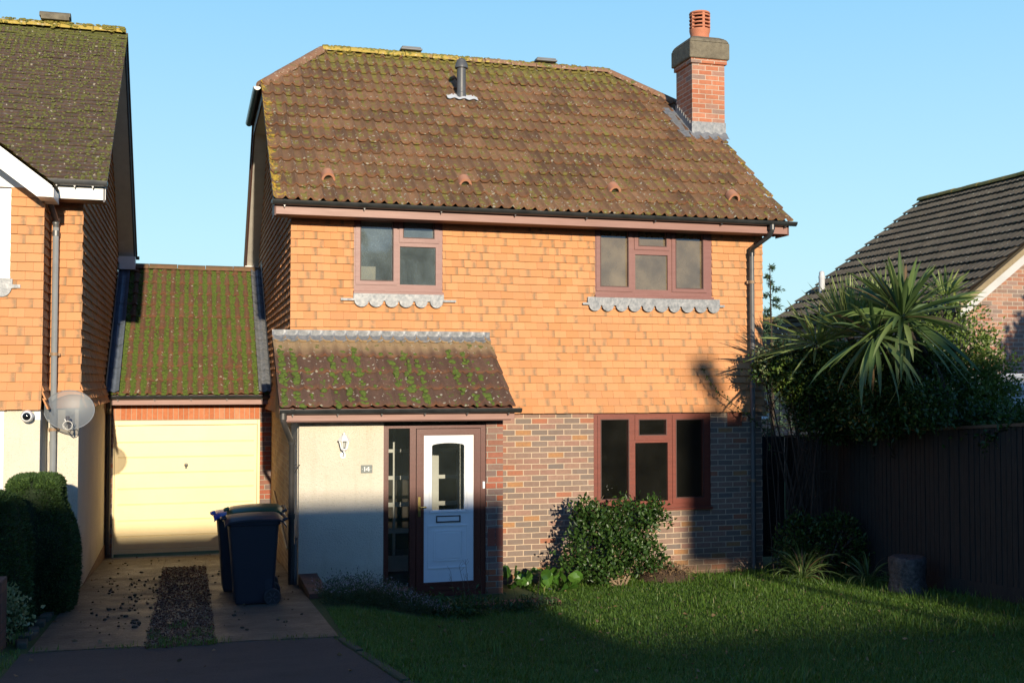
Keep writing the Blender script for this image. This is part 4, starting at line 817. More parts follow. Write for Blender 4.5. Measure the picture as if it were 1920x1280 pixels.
ns = rect(676.5, 871.5, 698, 886, PYF); cxn, czn = (ns[0]+ns[1])/2, (ns[2]+ns[3])/2; sg = thing('house_number_sign', (cxn, PYF, czn), 'small grey slate plate reading 14 on the porch wall', 'house number')
g = G(); g.box(ns[0], ns[1], PYF-.012, PYF-.001, ns[2], ns[3]); obj('plate', g, mat('grey_slate', (.16, .18, .17), (.2, .22, .2), 20, .7), sg, smooth=0, bevel=.002)
g = G(); h = (ns[3]-ns[2])*.28; s0 = cxn-.024; yy = (PYF-.0155, PYF-.0125)
g.prism([(s0-.005, czn-h), (s0+.004, czn-h), (s0+.004, czn+h), (s0-.003, czn+h), (s0-.011, czn+h*.7), (s0-.005, czn+h*.68)], *yy)
g.prism([(cxn+.02, czn-h), (cxn+.029, czn-h), (cxn+.029, czn+h), (cxn+.02, czn+h)], *yy); g.prism([(cxn-.012, czn-h*.42), (cxn+.038, czn-h*.42), (cxn+.038, czn-h*.15), (cxn-.012, czn-h*.15)], PYF-.0165, PYF-.0125); g.prism([(cxn-.012, czn-h*.16), (cxn-.002, czn-h*.16), (cxn+.0199, czn+h*.7), (cxn+.0199, czn+h)], *yy)
for s_ in (-1, 1): g.box(cxn+s_*.052-.003, cxn+s_*.052+.003, yy[0], yy[1], czn-.003, czn+.003)
obj('digits', g, M_white, sg, smooth=0)

# ------------------------------------------------------------------ garage between the houses
gar = thing('linked_garage', (0, 17.9, 0), 'single garage with a mossy tiled roof between the two houses', 'garage'); GYF = 17.9
ga0, ga1 = PY(211, 900, GYF).x, PY(487, 900, GYF).x; gz1 = PY(350, 787, GYF).z; lz1 = PY(350, 755, GYF).z
g = G(); g.box(-1.235, ga0, GYF, GYF+.2, -.2, 2.32); g.box(ga1, 1.205, GYF, GYF+.2, -.2, 2.32); g.box(ga0, ga1, GYF, GYF+.2, lz1, 2.32)
obj('brick_front', g, M_brick2, gar, smooth=0)
g = G(); g.box(ga0+.001, ga1-.001, GYF-.003, GYF+.2, gz1, lz1-.001); obj('soldier_course', g, M_sold, gar, smooth=0, label='orange soldier course over the garage door')
g = G(); f_ = .05; g.box(ga0, ga0+f_-.03, GYF+.02, GYF+.1, -.06, gz1-.001); g.box(ga1-f_+.01, ga1, GYF+.02, GYF+.1, -.06, gz1-.001); g.box(ga0+.021, ga1-.041, GYF+.02, GYF+.1, gz1-.075, gz1-.001); obj('door_surround', g, M_door, gar, smooth=0, bevel=.003)
gd = G(); da, db_ = ga0+.023, ga1-.045; zt = gz1-.08; zb0 = -.02; n = 8; hgt = (zt-zb0)
rows = [PY(350, y, GYF+.06).z for y in (828, 856, 885, 914, 943, 973, 1002)]
edges = [zt]+rows+[zb0+.055]
for k in range(len(edges)-1):
    a, c = edges[k], edges[k+1]; yo = GYF+.055
    gd.hexa([(da, yo+.01, c+.0), (db_, yo+.01, c+.0), (db_, yo+.03, c), (da, yo+.03, c)], [(da, yo+.01, a), (db_, yo+.01, a), (db_, yo+.03, a), (da, yo+.03, a)])
    gd.prism([(yo, c+.014), (yo+.0099, c+.004), (yo+.0099, a-.002), (yo, a-.008)], da+.045, db_-.045, 'x')
    for j in range(1, 4): z = c+(a-c)*j/4; gd.box(da+.05, db_-.05, yo-.0015, yo, z-.0012, z+.0012)
gd.box(da, db_, GYF+.05, GYF+.09, zb0, zb0+.053); gdo = obj('garage_door', gd, M_door, gar, smooth=0, label='pale yellow up-and-over garage door')
a = PY(349, 872, GYF+.05); g = G(); g.lathe([(.018, 0), (.022, -.012), (.03, -.03), (.03, -.04), (.0, -.045)], (a.x, GYF+.05, a.z+.01), 12, 'y'); g.box(a.x-.016, a.x+.016, GYF+.04, GYF+.056, a.z-.05, a.z+.005); obj('door_handle', g, mat('dull_handle_metal', (.1, .1, .09), None, 9, .5, metal=.5), gdo)
GO = (-1.22, 17.52, 2.375); gk = math.atan((4.53-2.375)/(20.4-17.52)); GV = (0, math.cos(gk), math.sin(gk)); GL = 2.88/math.cos(gk); GW = 2.41
grf = tiles('garage_roof', M_roofG, gar, GO, (1, 0, 0), GV, GW, GL, roll=.15, amp=.035, step=.028, seed=21)
moss_on('moss', M_moss, grf, GO, (1, 0, 0), GV, GW, GL, 3400, .15, .03, lambda u, v: (.25+.75*min(1, max(0, .5+.7*math.sin(u*2.1+v*.9+1)+.3*math.sin(v*4+u*5))))*(1 if .1 < u < 2.3 else .2), 25, lab='thick green moss filling the channels of the garage roof', inval=.98)
g = ridge_run(G(), (-1.2, 20.4, 4.57), (1.17, 20.4, 4.57), .11); obj('ridge_tiles', g, mat('garage_ridge_tile', (.2, .1, .055), (.12, .09, .04), 10, .9, bd=.006), grf)
g = G(); poly_slab(g, [(-1.2, 20.4, 4.5), (1.17, 20.4, 4.5), (1.17, 23.2, 2.4), (-1.2, 23.2, 2.4)], .08); obj('rear_roof', g, MC['plain_roof_tile'], gar, smooth=0)
g = G(); poly_slab(g, [(-1.2, 17.56, 2.36), (1.17, 17.56, 2.36), (1.17, 20.4, 4.5), (-1.2, 20.4, 4.5)], .04); obj('roof_board', g, M_soff, grf, smooth=0)
def soaker(nm, x0, x1, xs, sg, seg):
    g = G(); n = seg; nn = Vector((0, -math.sin(gk), math.cos(gk)))
    for k in range(n):
        s0, s1 = GL*k/n-.03, GL*(k+1)/n; a = Vector(GO)+Vector(GV)*s0; b2 = Vector(GO)+Vector(GV)*s1; vs = []
        for p_, h_ in ((a, .1), (b2, .085)):
            for q in range(7):
                w = q/6; x = x0+(x1-x0)*w; vs.append(Vector((x, p_.y, p_.z))+nn*(h_+.018*math.cos(w*math.pi*2.5)-.02*(w > .8)))
            vs.append(Vector((xs, p_.y, p_.z))+nn*(h_+.16))
        # order: outer edge ... wall side, then the upstand
        idx = list(range(7)) if sg > 0 else list(range(6, -1, -1)); A = [7]+[6-i for i in range(7)]
        for q in range(6): g.add([vs[q], vs[q+1], vs[8+q+1], vs[8+q]], [(0, 1, 2, 3)])
        g.add([vs[6], vs[7], vs[15], vs[14]], [(0, 1, 2, 3)])
    return obj('lead_flashing', g, M_lead if nm else M_leadd, grf, smooth=45, label='lead flashing up the %s edge of the garage roof' % ('right' if nm else 'left'))
soaker(1, .99, 1.165, 1.168, 1, 13); soaker(0, -1.03, -1.2, -1.205, -1, 6)
g = G(); g.box(-1.2, 1.19, 17.575, 17.595, 2.235, 2.345); obj('fascia', g, M_fascia, gar, smooth=0); g = G(); g.box(-1.2, 1.19, 17.596, 17.9, 2.24, 2.25); obj('soffit', g, M_soff, gar, smooth=0)
gutter_run(gar, -1.2, 1.19, 17.515, 2.375, 5, lab='black gutter above the garage door')
g = G(); g.tube([(-1.17, 17.5, 2.34), (-1.17, 17.55, 2.2), (-1.19, 17.84, 2.1), (-1.19, 17.84, 0)], .034, 10); obj('downpipe', g, M_pipeB, gar)

# ================================================================== NEIGHBOURING HOUSE, LEFT
nb = thing('neighbouring_house', (-4.5, 17, 0), 'left neighbour house with orange hung tiles, cream render and white gable board', 'house')
NX, NY = -1.24, 13.7
g = G(); g.box(-8.5, NX, NY, NY+.15, -.3, 2.28); g.box(NX-.15, NX, NY+.151, 20.1, .12, 2.28); obj('rendered_wall', g, M_renderN, nb, smooth=0, label='cream rendered ground floor wall')
g = G(); g.box(NX-.13, NX+.014, NY+.02, 20.1, -.3, .14); obj('brick_plinth', g, mat('brown_plinth', (.16, .09, .055), (.1, .06, .04), 8, .9), nb, smooth=0)
g = G(); g.box(-8.5, NX-.01, NY+.01, NY+.12, 2.28, 4.7); g.prism([(NY+.125, 2.28), (20.1, 2.28), (20.1, 4.75), (16.85, 7.25), (NY+.125, 4.75)], NX-.12, NX-.01, 'x'); obj('upper_wall', g, MC['felt_dark'], nb, smooth=0)
g = hang((-1.72, NY+.01, 2.285), (1, 0, 0), (0, -1, 0), .505, 2.285, 4.69, seed=31); obj('hung_tiles', g, M_hang, nb, smooth=0, label='orange hung tiles beside the downpipe')
def clipN(z):
    lo, hi = 0, 6.5
    if z > 4.6: k = (z-4.6)/.765; lo = max(0, 13.2+k-13.7); hi = max(lo, min(6.5, 20.5-k-13.7))
    return lo, hi
g = hang((NX-.01, NY, 2.285), (0, 1, 0), (1, 0, 0), 6.5, 2.285, 7.2, clip=clipN, seed=33); obj('hung_tiles', g, M_hang, nb, smooth=0, label='shaded hung tiles on the gable facing the garage')
BX, BY = -1.60, 13.12                                  # bay
g = G(); g.box(-4.7, BX+.02, BY, NY, -.3, 2.28); obj('bay_wall', g, M_renderN, nb, smooth=0)
bwin = (-3.9, -1.905, 3.73, 4.68)
g = wall(G(), -4.7, BX, 2.28, 4.7, BY+.012, [bwin], .1); g.box(BX-.1, BX-.001, BY+.113, NY, 2.28, 4.7); obj('bay_upper_wall', g, MC['felt_dark'], nb, smooth=0)
g = hang((-4.72, BY+.01, 2.285), (1, 0, 0), (0, -1, 0), 3.155, 2.285, 4.69, [(bwin[0]+4.72, bwin[1]+4.72, 3.68, 5)], seed=35); obj('hung_tiles', g, M_hang, nb, smooth=0, label='orange hung tiles on the bay')
g = hang((BX, BY, 2.285), (0, 1, 0), (1, 0, 0), .58, 2.285, 4.69, seed=36); obj('hung_tiles', g, M_hang, nb, smooth=0, label='narrow return of hung tiles beside the bay')
mid = (bwin[2]+bwin[3])/2+.02; Ls = [(-3.85+k*.63, -3.85+k*.63+.55, z0, z1) for k in range(3) for z0, z1 in ((bwin[2]+.06, mid-.03), (mid+.03, bwin[3]-.06))]
window(nb, bwin, Ls, BY+.0, M_whiteP, G_low, [], 'white window in the bay upstairs')
scallop(nb, bwin[0], bwin[1]+.03, 3.70, 3.5, 9, BY-.0, .08)
lw_ = (-3.9, PY(8, 800, BY).x, 1.0, 2.27); window(nb, lw_, [(-3.8, lw_[1]-.08, 1.08, 2.2)], BY-.02, M_whiteP, G_low, [], 'white window at the foot of the bay')
g = G(); g.prism([(-4.7, 4.7), (BX, 4.7), (-3.15, 5.86)], BY-.0, BY+.05); obj('gable_infill', g, M_white, nb, smooth=0)
NRO = (-8.0, 13.22, 4.80); nt = tiles('roof', M_roofN, nb, NRO, (1, 0, 0), RV, 7.07, 3.64/C_, roll=.165, gauge=.1, flat=True, step=.022, per=2, seed=41)
nt['label'] = 'dark mossy plain tile roof'
moss_on('moss', M_mossd, nt, NRO, (1, 0, 0), RV, 7.07, 3.64/C_, 2600, .165, .016, lambda u, v: .9 if u > 4.4 else .0, 42, lab='olive moss tufts scattered over the neighbour roof', inval=0)
g = G(); nzr = 4.80+.765*3.64; ridge_run(g, (-8, 16.86, nzr+.03), (-.95, 16.86, nzr+.03), .1)
obj('ridge_tiles', g, ridgemat('yellow_ridge_tile', (.3, .24, .1), (.3, .2, .08), (3, 9)), nt)
ridge_moss('ridge_moss', nt, -.98, -4.5, 16.86, nzr+.03, 300, MC['yellow_olive_moss'], 78, 'yellow-green moss along the neighbour ridge')
a, c = PY(78, 45, 16.86), PY(131, 45, 16.86); g = G(); g.box(a.x, c.x, 16.75, 16.97, nzr+.1, nzr+.15); ridge_run(g, (a.x-.02, 16.86, nzr+.17), (c.x+.02, 16.86, nzr+.175), .1, 2); obj('ridge_vent', g, M_cap, nt)
g = G(); poly_slab(g, [(-8, 20.5, 4.8), (-.93, 20.5, 4.8), (-.93, 16.87, nzr+.02), (-8, 16.87, nzr+.02)], .07); poly_slab(g, [(-8, 13.28, 4.78), (-.95, 13.28, 4.78), (-.95, 16.85, nzr-.04), (-8, 16.85, nzr-.04)], .05); obj('roof_board', g, MC['plain_roof_tile'], nb, smooth=0)
g = G(); verge(g, -.975, -.955, 13.27, 4.76, 16.86, nzr-.03, .16); verge(g, -.975, -.955, 16.86, nzr-.03, 20.46, 4.76, .16); obj('bargeboard', g, mat('dark_barge', (.09, .09, .1)), nb, smooth=0)
g = G(); poly_slab(g, [(-1.22, 13.3, 4.63), (-.98, 13.3, 4.63), (-.98, 16.86, nzr-.2), (-1.22, 16.86, nzr-.2)], .012); poly_slab(g, [(-1.22, 20.42, 4.6), (-.98, 20.42, 4.6), (-.98, 16.86, nzr-.2), (-1.22, 16.86, nzr-.2)], .012); obj('verge_soffit', g, M_cream, nb, smooth=0)
g = G(); g.box(-1.24, -.95, 20.12, 20.45, 4.5, 4.72); obj('eaves_end', g, M_white, nb, smooth=0)
g = G(); g.gutter((-1.4, 20.52, 4.76), (-.9, 20.52, 4.76), (0, 1, 0)); obj('gutter', g, M_black, nb, label='end of the rear gutter of the neighbour house')
g = G(); g.box(-1.6, -.95, 13.275, 13.295, 4.625, 4.785); obj('fascia', g, M_white, nb, smooth=0); g = G(); g.box(-1.6, -.955, 13.3, 13.68, 4.63, 4.64); obj('soffit', g, M_soff, nb, smooth=0)
gutter_run(nb, -1.61, -.93, 13.2, 4.82, 3, mm=mat('grey_black_gutter', (.06, .065, .07), (.1, .1, .1), 5, .35), lab='short grey gutter beside the bay')
g = G(); g.tube([(-1.555, 13.2, 4.78), (-1.555, 13.2, 4.66), (-1.545, 13.24, 4.62), (-1.50, 13.58, 4.42), (-1.5, 13.6, 4.34)], .034, 12); g.lathe([(.043, 0), (.043, .06)], (-1.555, 13.2, 4.70), 12); g.lathe([(.041, 0), (.041, .06)], (-1.5, 13.6, 4.38), 12); g.lathe([(.04, 0), (.04, .06)], (-1.5, 13.6, 4.24), 12); obj('downpipe_offset', g, MC['grey_black_gutter'], nb)
g = G(); g.tube([(-1.5, 13.6, 4.34), (-1.5, 13.6, .2)], .034, 12); d_ = obj('downpipe', g, mat('sky_grey_downpipe', (.26, .28, .29), (.2, .21, .22), 4, .35), nb)
for z in (2.88, 2.03): g = G(); g.lathe([(.041, 0), (.041, .035)], (-1.5, 13.6, z), 12); g.box(-1.56, -1.44, 13.62, 13.65, z, z+.03); obj('pipe_clip', g, MC['pipe_clip_brown'], d_)
# bay roof
BO = (-1.44, 12.74, 4.70); br_ = tiles('bay_roof', M_roofN, nb, BO, (0, 1, 0), (-C_, 0, S_), 2.4, 1.72/C_, roll=.165, gauge=.1, flat=True, step=.013, per=2, seed=51)
g = G(); poly_slab(g, [(-3.16, 12.74, 6.01), (-3.16, 15.1, 6.01), (-4.9, 15.1, 4.70), (-4.9, 12.74, 4.70)], .05); poly_slab(g, [(-3.16, 12.78, 5.98), (-3.16, 14.6, 5.98), (-1.46, 13.1, 4.67), (-1.46, 12.78, 4.67)], .03); obj('roof_board', g, MC['plain_roof_tile'], br_, smooth=0)
g = G()
for s_ in (1, -1):
    f = lambda x: -3.16+s_*(x+3.16); P = [(f(-1.45), 4.675), (f(-3.16), 5.98), (f(-3.16), 5.75), (f(-1.60), 4.555), (f(-1.45), 4.555)]; g.prism(P if s_ > 0 else P[::-1], 12.75, 12.775)
obj('white_bargeboard', g, M_white, nb, smooth=0)
g = G(); poly_slab(g, [(-1.5, 12.78, 4.60), (-3.16, 12.78, 5.87), (-3.16, 13.1, 5.87), (-1.5, 13.1, 4.60)], .01); obj('bay_soffit', g, M_white, nb, smooth=0)
g = G(); g.box(-1.60, -1.44, 12.776, 13.3, 4.555, 4.66); obj('bargeboard_end', g, M_white, nb, smooth=0)
# satellite dish, camera
dc = PY(130, 768, 13.32); ds = thing('satellite_dish', dc, 'grey mesh satellite dish on the corner of the left house', 'satellite dish')
m, t, b = newmat('perforated_dish_mesh'); out = [n for n in t.nodes if n.type == 'OUTPUT_MATERIAL'][0]; b.inputs[0].default_value = (.2, .225, .24, 1); b.inputs['Roughness'].default_value = .5; b.inputs['Metallic'].default_value = .2
ms = nd(t, 'MixShader', {0: .62, 1: nd(t, 'BsdfTransparent').outputs[0], 2: b.outputs[0]}); t.links.new(ms.outputs[0], out.inputs[0]); M_dish = m
vs = []; nr, na = 7, 40; ax = Vector((.12, -1, .28)).normalized(); sx = ax.cross(Vector((0, 0, 1))).normalized(); sz = sx.cross(ax).normalized()
for j in range(nr+1):
    for k in range(na): rr = j/nr; a = 2*math.pi*k/na; vs.append(dc+sx*math.cos(a)*.262*rr+sz*math.sin(a)*.222*rr-ax*.05*(1-rr*rr))
g = G(); g.add(vs, [(j*na+k, j*na+(k+1) % na, (j+1)*na+(k+1) % na, (j+1)*na+k) for j in range(nr) for k in range(na)]); obj('dish', g, M_dish, ds)
g = G(); g.tube([vs[nr*na+k] for k in list(range(na))+[0]], .005, 6, False); obj('rim', g, mat('dish_rim', (.2, .22, .24)), ds)
lb_ = dc+sx*.02-sz*.13+ax*.14; g = G(); g.tube([dc-sz*.2-ax*.02, dc-sz*.24+ax*.05, lb_], .01, 6); g.tube([lb_+ax*.0, lb_-ax*.05], [.028, .022], 12); g.tube([lb_+sz*.02, lb_-sz*.05], .018, 8); obj('receiver_arm', g, mat('dark_bracket', (.08, .08, .09)), ds)
g = G(); g.tube([lb_-ax*.05, lb_-ax*.09], [.03, .026], 14); obj('receiver_cap', g, M_whiteP, ds)
g = G(); P = [lb_-sz*.04+sx*(.05*math.sin(q*.7))+sz*(-.045+.05*math.cos(q*.7))+ax*.02 for q in range(12)]; g.tube(P, .005, 5); g.tube([P[-1], lb_-sz*.14, Vector((-1.33, 13.66, 2.0)), Vector((-1.45, 13.67, 2.03)), Vector((-1.55, 13.68, 1.9)), Vector((-1.57, 13.69, 1.4))], .004, 5); obj('cable', g, mat('pale_cable', (.6, .58, .52)), ds)
g = G(); g.tube([dc-ax*.05, dc-ax*.12, Vector((-1.33, 13.69, 2.2))], .018, 8); g.box(-1.38, -1.28, 13.68, 13.7, 2.1, 2.3); obj('bracket', g, MC['dark_bracket'], ds)
cc = PY(51, 780, 13.0); sccam = thing('security_camera', cc, 'round white security camera on the cream bay wall', 'security camera')
g = G(); g.lathe([(.0, .07), (.03, .068), (.055, .045), (.066, .01), (.066, -.01), (.05, -.045), (.04, -.05)], cc, 20, 'y'); g.tube([cc+Vector((0, .06, 0)), cc+Vector((.05, .1, 0)), cc+Vector((.09, .11, 0))], .018, 8); g.box(cc.x+.06, cc.x+.12, BY-.02, BY-.001, cc.z-.045, cc.z+.045); obj('housing', g, M_whiteP, sccam)
g = G(); g.lathe([(.042, -.045), (.042, -.055), (.03, -.062), (0, -.064)], cc, 16, 'y'); obj('lens', g, mat('black_lens', (.01, .01, .012), None, 5, .1), sccam)
# ================================================================== BUNGALOW, RIGHT
bu = thing('brick_bungalow', (17.3, 20, .3), 'brick bungalow with a dark ribbed tile roof and grey verge board at the right', 'bungalow')
BE, BN, BF, BR = 13.3, 17.1, 23.7, 17.33; bk = math.atan((7.02-4.03)/(BR-BE)); bz = 7.02
bro = tiles('roof', M_roofB, bu, (BE, BF, 4.03), (0, -1, 0), (math.cos(bk), 0, math.sin(bk)), BF-BN, (BR-BE)/math.cos(bk), roll=.15, amp=.022, gauge=.34, step=.045, seed=61)
bro['label'] = 'dark brown ribbed tile slope with pale specks'
g = G(); poly_slab(g, [(BR, BN, bz), (BR, BF, bz), (2*BR-BE, BF, 4.03), (2*BR-BE, BN, 4.03)], .08); poly_slab(g, [(BE+.03, BN+.02, 4.0), (BE+.03, BF, 4.0), (BR, BF, bz-.04), (BR, BN+.02, bz-.04)], .05); obj('roof_board', g, MC['plain_roof_tile'], bu, smooth=0)
g = ridge_run(G(), (BR, BN, bz+.05), (BR, BF, bz+.05), .12); obj('ridge_tiles', g, mat('mossy_ridge', (.16, .15, .04), (.26, .18, .05), 5, .95, bd=.01), bro)
g = G(); zt = 3.93; g.prism([(13.5, -.2), (21.1, -.2), (21.1, zt), (BR, 6.72), (13.5, zt)], 17.2, 17.4, 'y'); g.box(13.5, 13.7, 17.41, 23.5, -.2, 3.95); obj('brick_wall', g, M_bung, bu, smooth=0)
for s_ in (1, -1):
    f = lambda x: BR+s_*(x-BR); g = G(); P = [(f(BE+.02), 3.90), (f(BR), 6.86), (f(BR), 6.68), (f(BE+.2), 3.84), (f(BE+.02), 3.74)]; g.prism(P, 17.10, 17.125, 'y'); obj('bargeboard', g, mat('pale_grey_board', (.5, .5, .48), (.42, .42, .4), 3, .6), bu, smooth=0)
    g = G(); P = [(f(BE-.0), 3.99), (f(BR), 6.985), (f(BR), 6.87), (f(BE), 3.87)]; g.prism(P, 17.07, 17.2, 'y'); obj('verge_mortar', g, mat('sandy_verge_mortar', (.3, .24, .14), (.22, .17, .1), 18, .95, bd=.01), bu, smooth=0)
g = G(); g.box(BE-.02, BE+.01, 17.2, 23.6, 3.84, 4.0); g.box(BE+.011, 13.49, 17.2, 23.6, 3.83, 3.84); obj('fascia', g, mat('dark_fascia', (.03, .03, .035)), bu, smooth=0)
g = G(); g.gutter((BE-.06, 17.15, 3.99), (BE-.06, 23.7, 3.99), (1, 0, 0)); obj('gutter', g, M_black, bu)
N_ = Vector((-math.sin(bk), 0, math.cos(bk))); r_ = Vector(ray(1541, 546)); c0 = Vector((0, 0, H)); fp = c0+r_*((Vector((BE, BF, 4.05))-c0).dot(N_)/r_.dot(N_))
g = G(); g.lathe([(.07, -.2), (.07, .3), (.075, .31), (.075, .36), (.062, .37), (.062, .44), (.04, .47), (0, .48)], fp, 14); obj('flue_pipe', g, mat('grey_white_flue', (.6, .62, .64)), bu)
# small white flat-roofed building in front of the bungalow
a = PY(1822, 712, 13.6); ob = thing('outbuilding', (12.4, 14.6, .3), 'low white flat-roofed outbuilding behind the fence', 'outbuilding')
zo = PY(1880, 700, 13.6).z; g = G(); g.box(a.x+.08, 15.2, 13.7, 15.6, -.2, zo-.25); obj('wall', g, mat('blue_white_wall', (.6, .65, .7)), ob, smooth=0)
g = G(); g.box(a.x, 15.3, 13.6, 15.7, zo-.07, zo); g.box(a.x+.03, 15.27, 13.63, 15.67, zo-.25, zo-.071); obj('flat_roof', g, mat('white_roof_edge', (.7, .73, .76)), ob, smooth=0, bevel=.01)
# distant house through the gap
fb = thing('distant_bungalow', (17.5, 33, -.1), 'far brick house with brown roof seen through the gap above the side gate', 'house')
zr2 = PY(1460, 599, 33.5).z; g = G(); g.box(13, 18.6, 31.5, 36, -.3, 3.2); obj('brick_wall', g, brickmat('far_orange_brick', [(.45, .2, .12), (.5, .26, .16), (.4, .2, .14), (.48, .3, .2)], (.6, .5, .4)), fb, smooth=0)
tiles('roof', roofmat('far_brown_tile', (.17, .1, .05), (.22, .13, .07), roll=.16, moss=.2, ridge=2.6, white=.1), fb, (12.8, 31.3, 3.1), (1, 0, 0), unit([0, 2.2, zr2-3.1]), 6.1, math.hypot(2.2, zr2-3.1), roll=.16, amp=.05, per=6, seed=62)
g = ridge_run(G(), (12.8, 33.5, zr2+.03), (18.9, 33.5, zr2+.03), .12); obj('ridge_tiles', g, MC['mossy_ridge'], fb)
g = G(); g.prism([(31.5, 3.2), (36, 3.2), (33.6, zr2-.1)], 13, 18.6, 'x'); obj('gable', g, MC['far_orange_brick'], fb, smooth=0)
wn = rect(1424, 747, 1441, 783, 31.49); window(fb, wn, [(wn[0]+.04, wn[1]-.05, wn[2]+.05, wn[3]-.05)], 31.46, M_white, G_low, [], 'white window of the far house', t=.03)
# ================================================================== FENCE, GATE
M_fence = mat('weathered_fence_board', (.04, .032, .026), (.018, .015, .013), 5, .9, stretch=(9, 9, .8), bd=.004, bs=20)
fe = thing('closeboard_fence', (8.55, 9.5, .3), 'weathered close-board timber fence along the right side of the garden', 'fence')
ft = lambda y: 1.785+.073*(14.94-y); FX = 8.52
y = 14.93; pn = 0
while y > 2.6:
    y1 = max(y-1.83, 2.6); g = G(); yy = y
    while yy > y1+.02:
        w = .098; o_ = random.uniform(-.004, .004); tz = ft(yy)-.035+random.uniform(-.006, .004)
        g.hexa([(FX+.001+o_, yy, ft(yy)-1.75), (FX+.019+o_, yy, ft(yy)-1.75), (FX+.012+o_, yy-w, ft(yy)-1.75), (FX-.008+o_, yy-w, ft(yy)-1.75)], [(FX+.001+o_, yy, tz), (FX+.019+o_, yy, tz), (FX+.012+o_, yy-w, tz), (FX-.008+o_, yy-w, tz)]); yy -= w-.012
    obj('boards', g, M_fence, fe, smooth=0)
    g = G(); g.hexa([(FX-.02, y, ft(y)-.034), (FX+.05, y, ft(y)-.034), (FX+.05, y1, ft(y1)-.034), (FX-.02, y1, ft(y1)-.034)], [(FX-.02, y, ft(y)), (FX+.05, y, ft(y)), (FX+.05, y1, ft(y1)), (FX-.02, y1, ft(y1))]); obj('capping_rail', g, mat('brown_capping_rail', (.17, .1, .06), (.11, .07, .045), 5, .85), fe, smooth=0)
    g = G(); g.box(FX+.021, FX+.11, y-.05, y+.05, 0, ft(y)-.04); obj('post', g, M_fence, fe, smooth=0)
    g = G(); g.hexa([(FX-.015, y, ft(y)-1.95), (FX+.015, y, ft(y)-1.95), (FX+.015, y1, ft(y1)-1.95), (FX-.015, y1, ft(y1)-1.95)], [(FX-.015, y, ft(y)-1.752), (FX+.015, y, ft(y)-1.752), (FX+.015, y1, ft(y1)-1.752), (FX-.015, y1, ft(y1)-1.752)]); obj('gravel_board', g, M_fence, fe, smooth=0)
    y = y1
gt = thing('side_gate', (8.1, 14.95, -.05), 'dark boarded side gate between the house and the fence', 'gate'); g = G()
for k in range(8): x = 7.73+k*.098; g.box(x, x+.092, 14.94, 14.962, .0, 1.73+.0)
obj('boards', g, mat('dark_gate_board', (.03, .025, .022), (.02, .018, .016), 6, .9), gt, smooth=0); g = G(); g.box(7.72, 8.5, 14.963, 14.99, 1.5, 1.6); g.box(7.72, 8.5, 14.963, 14.99, .3, .4); g.box(7.72, 8.5, 14.93, 14.97, 1.731, 1.77); obj('rail', g, MC['dark_gate_board'], gt, smooth=0)
# ================================================================== LOW BRICK PLANTER WALL
M_low = brickmat('dark_planter_brick', [(.13, .06, .04), (.17, .075, .05), (.1, .055, .045), (.15, .07, .045)], (.09, .07, .055), mm=.004)
g = G(); g.box(1.215, 1.43, 12.0, 13.262, -.1, .353); g.box(1.431, 2.3, 12.0, 12.21, -.1, .335); g.box(2.301, 4.02, 12.0, 12.21, -.25, .135)
pl = tag(obj('planter_wall', g, M_low, None, smooth=0, bevel=.008), 'low dark brick edging wall in front of the porch', 'low wall')
g = G(); g.box(2.0, 3.7, 12.5, 13.25, -.2, -.02); obj('doorstep_slab', g, mat('grey_slab', (.1, .095, .09), (.07, .065, .06), 9, .9), pl, smooth=0)
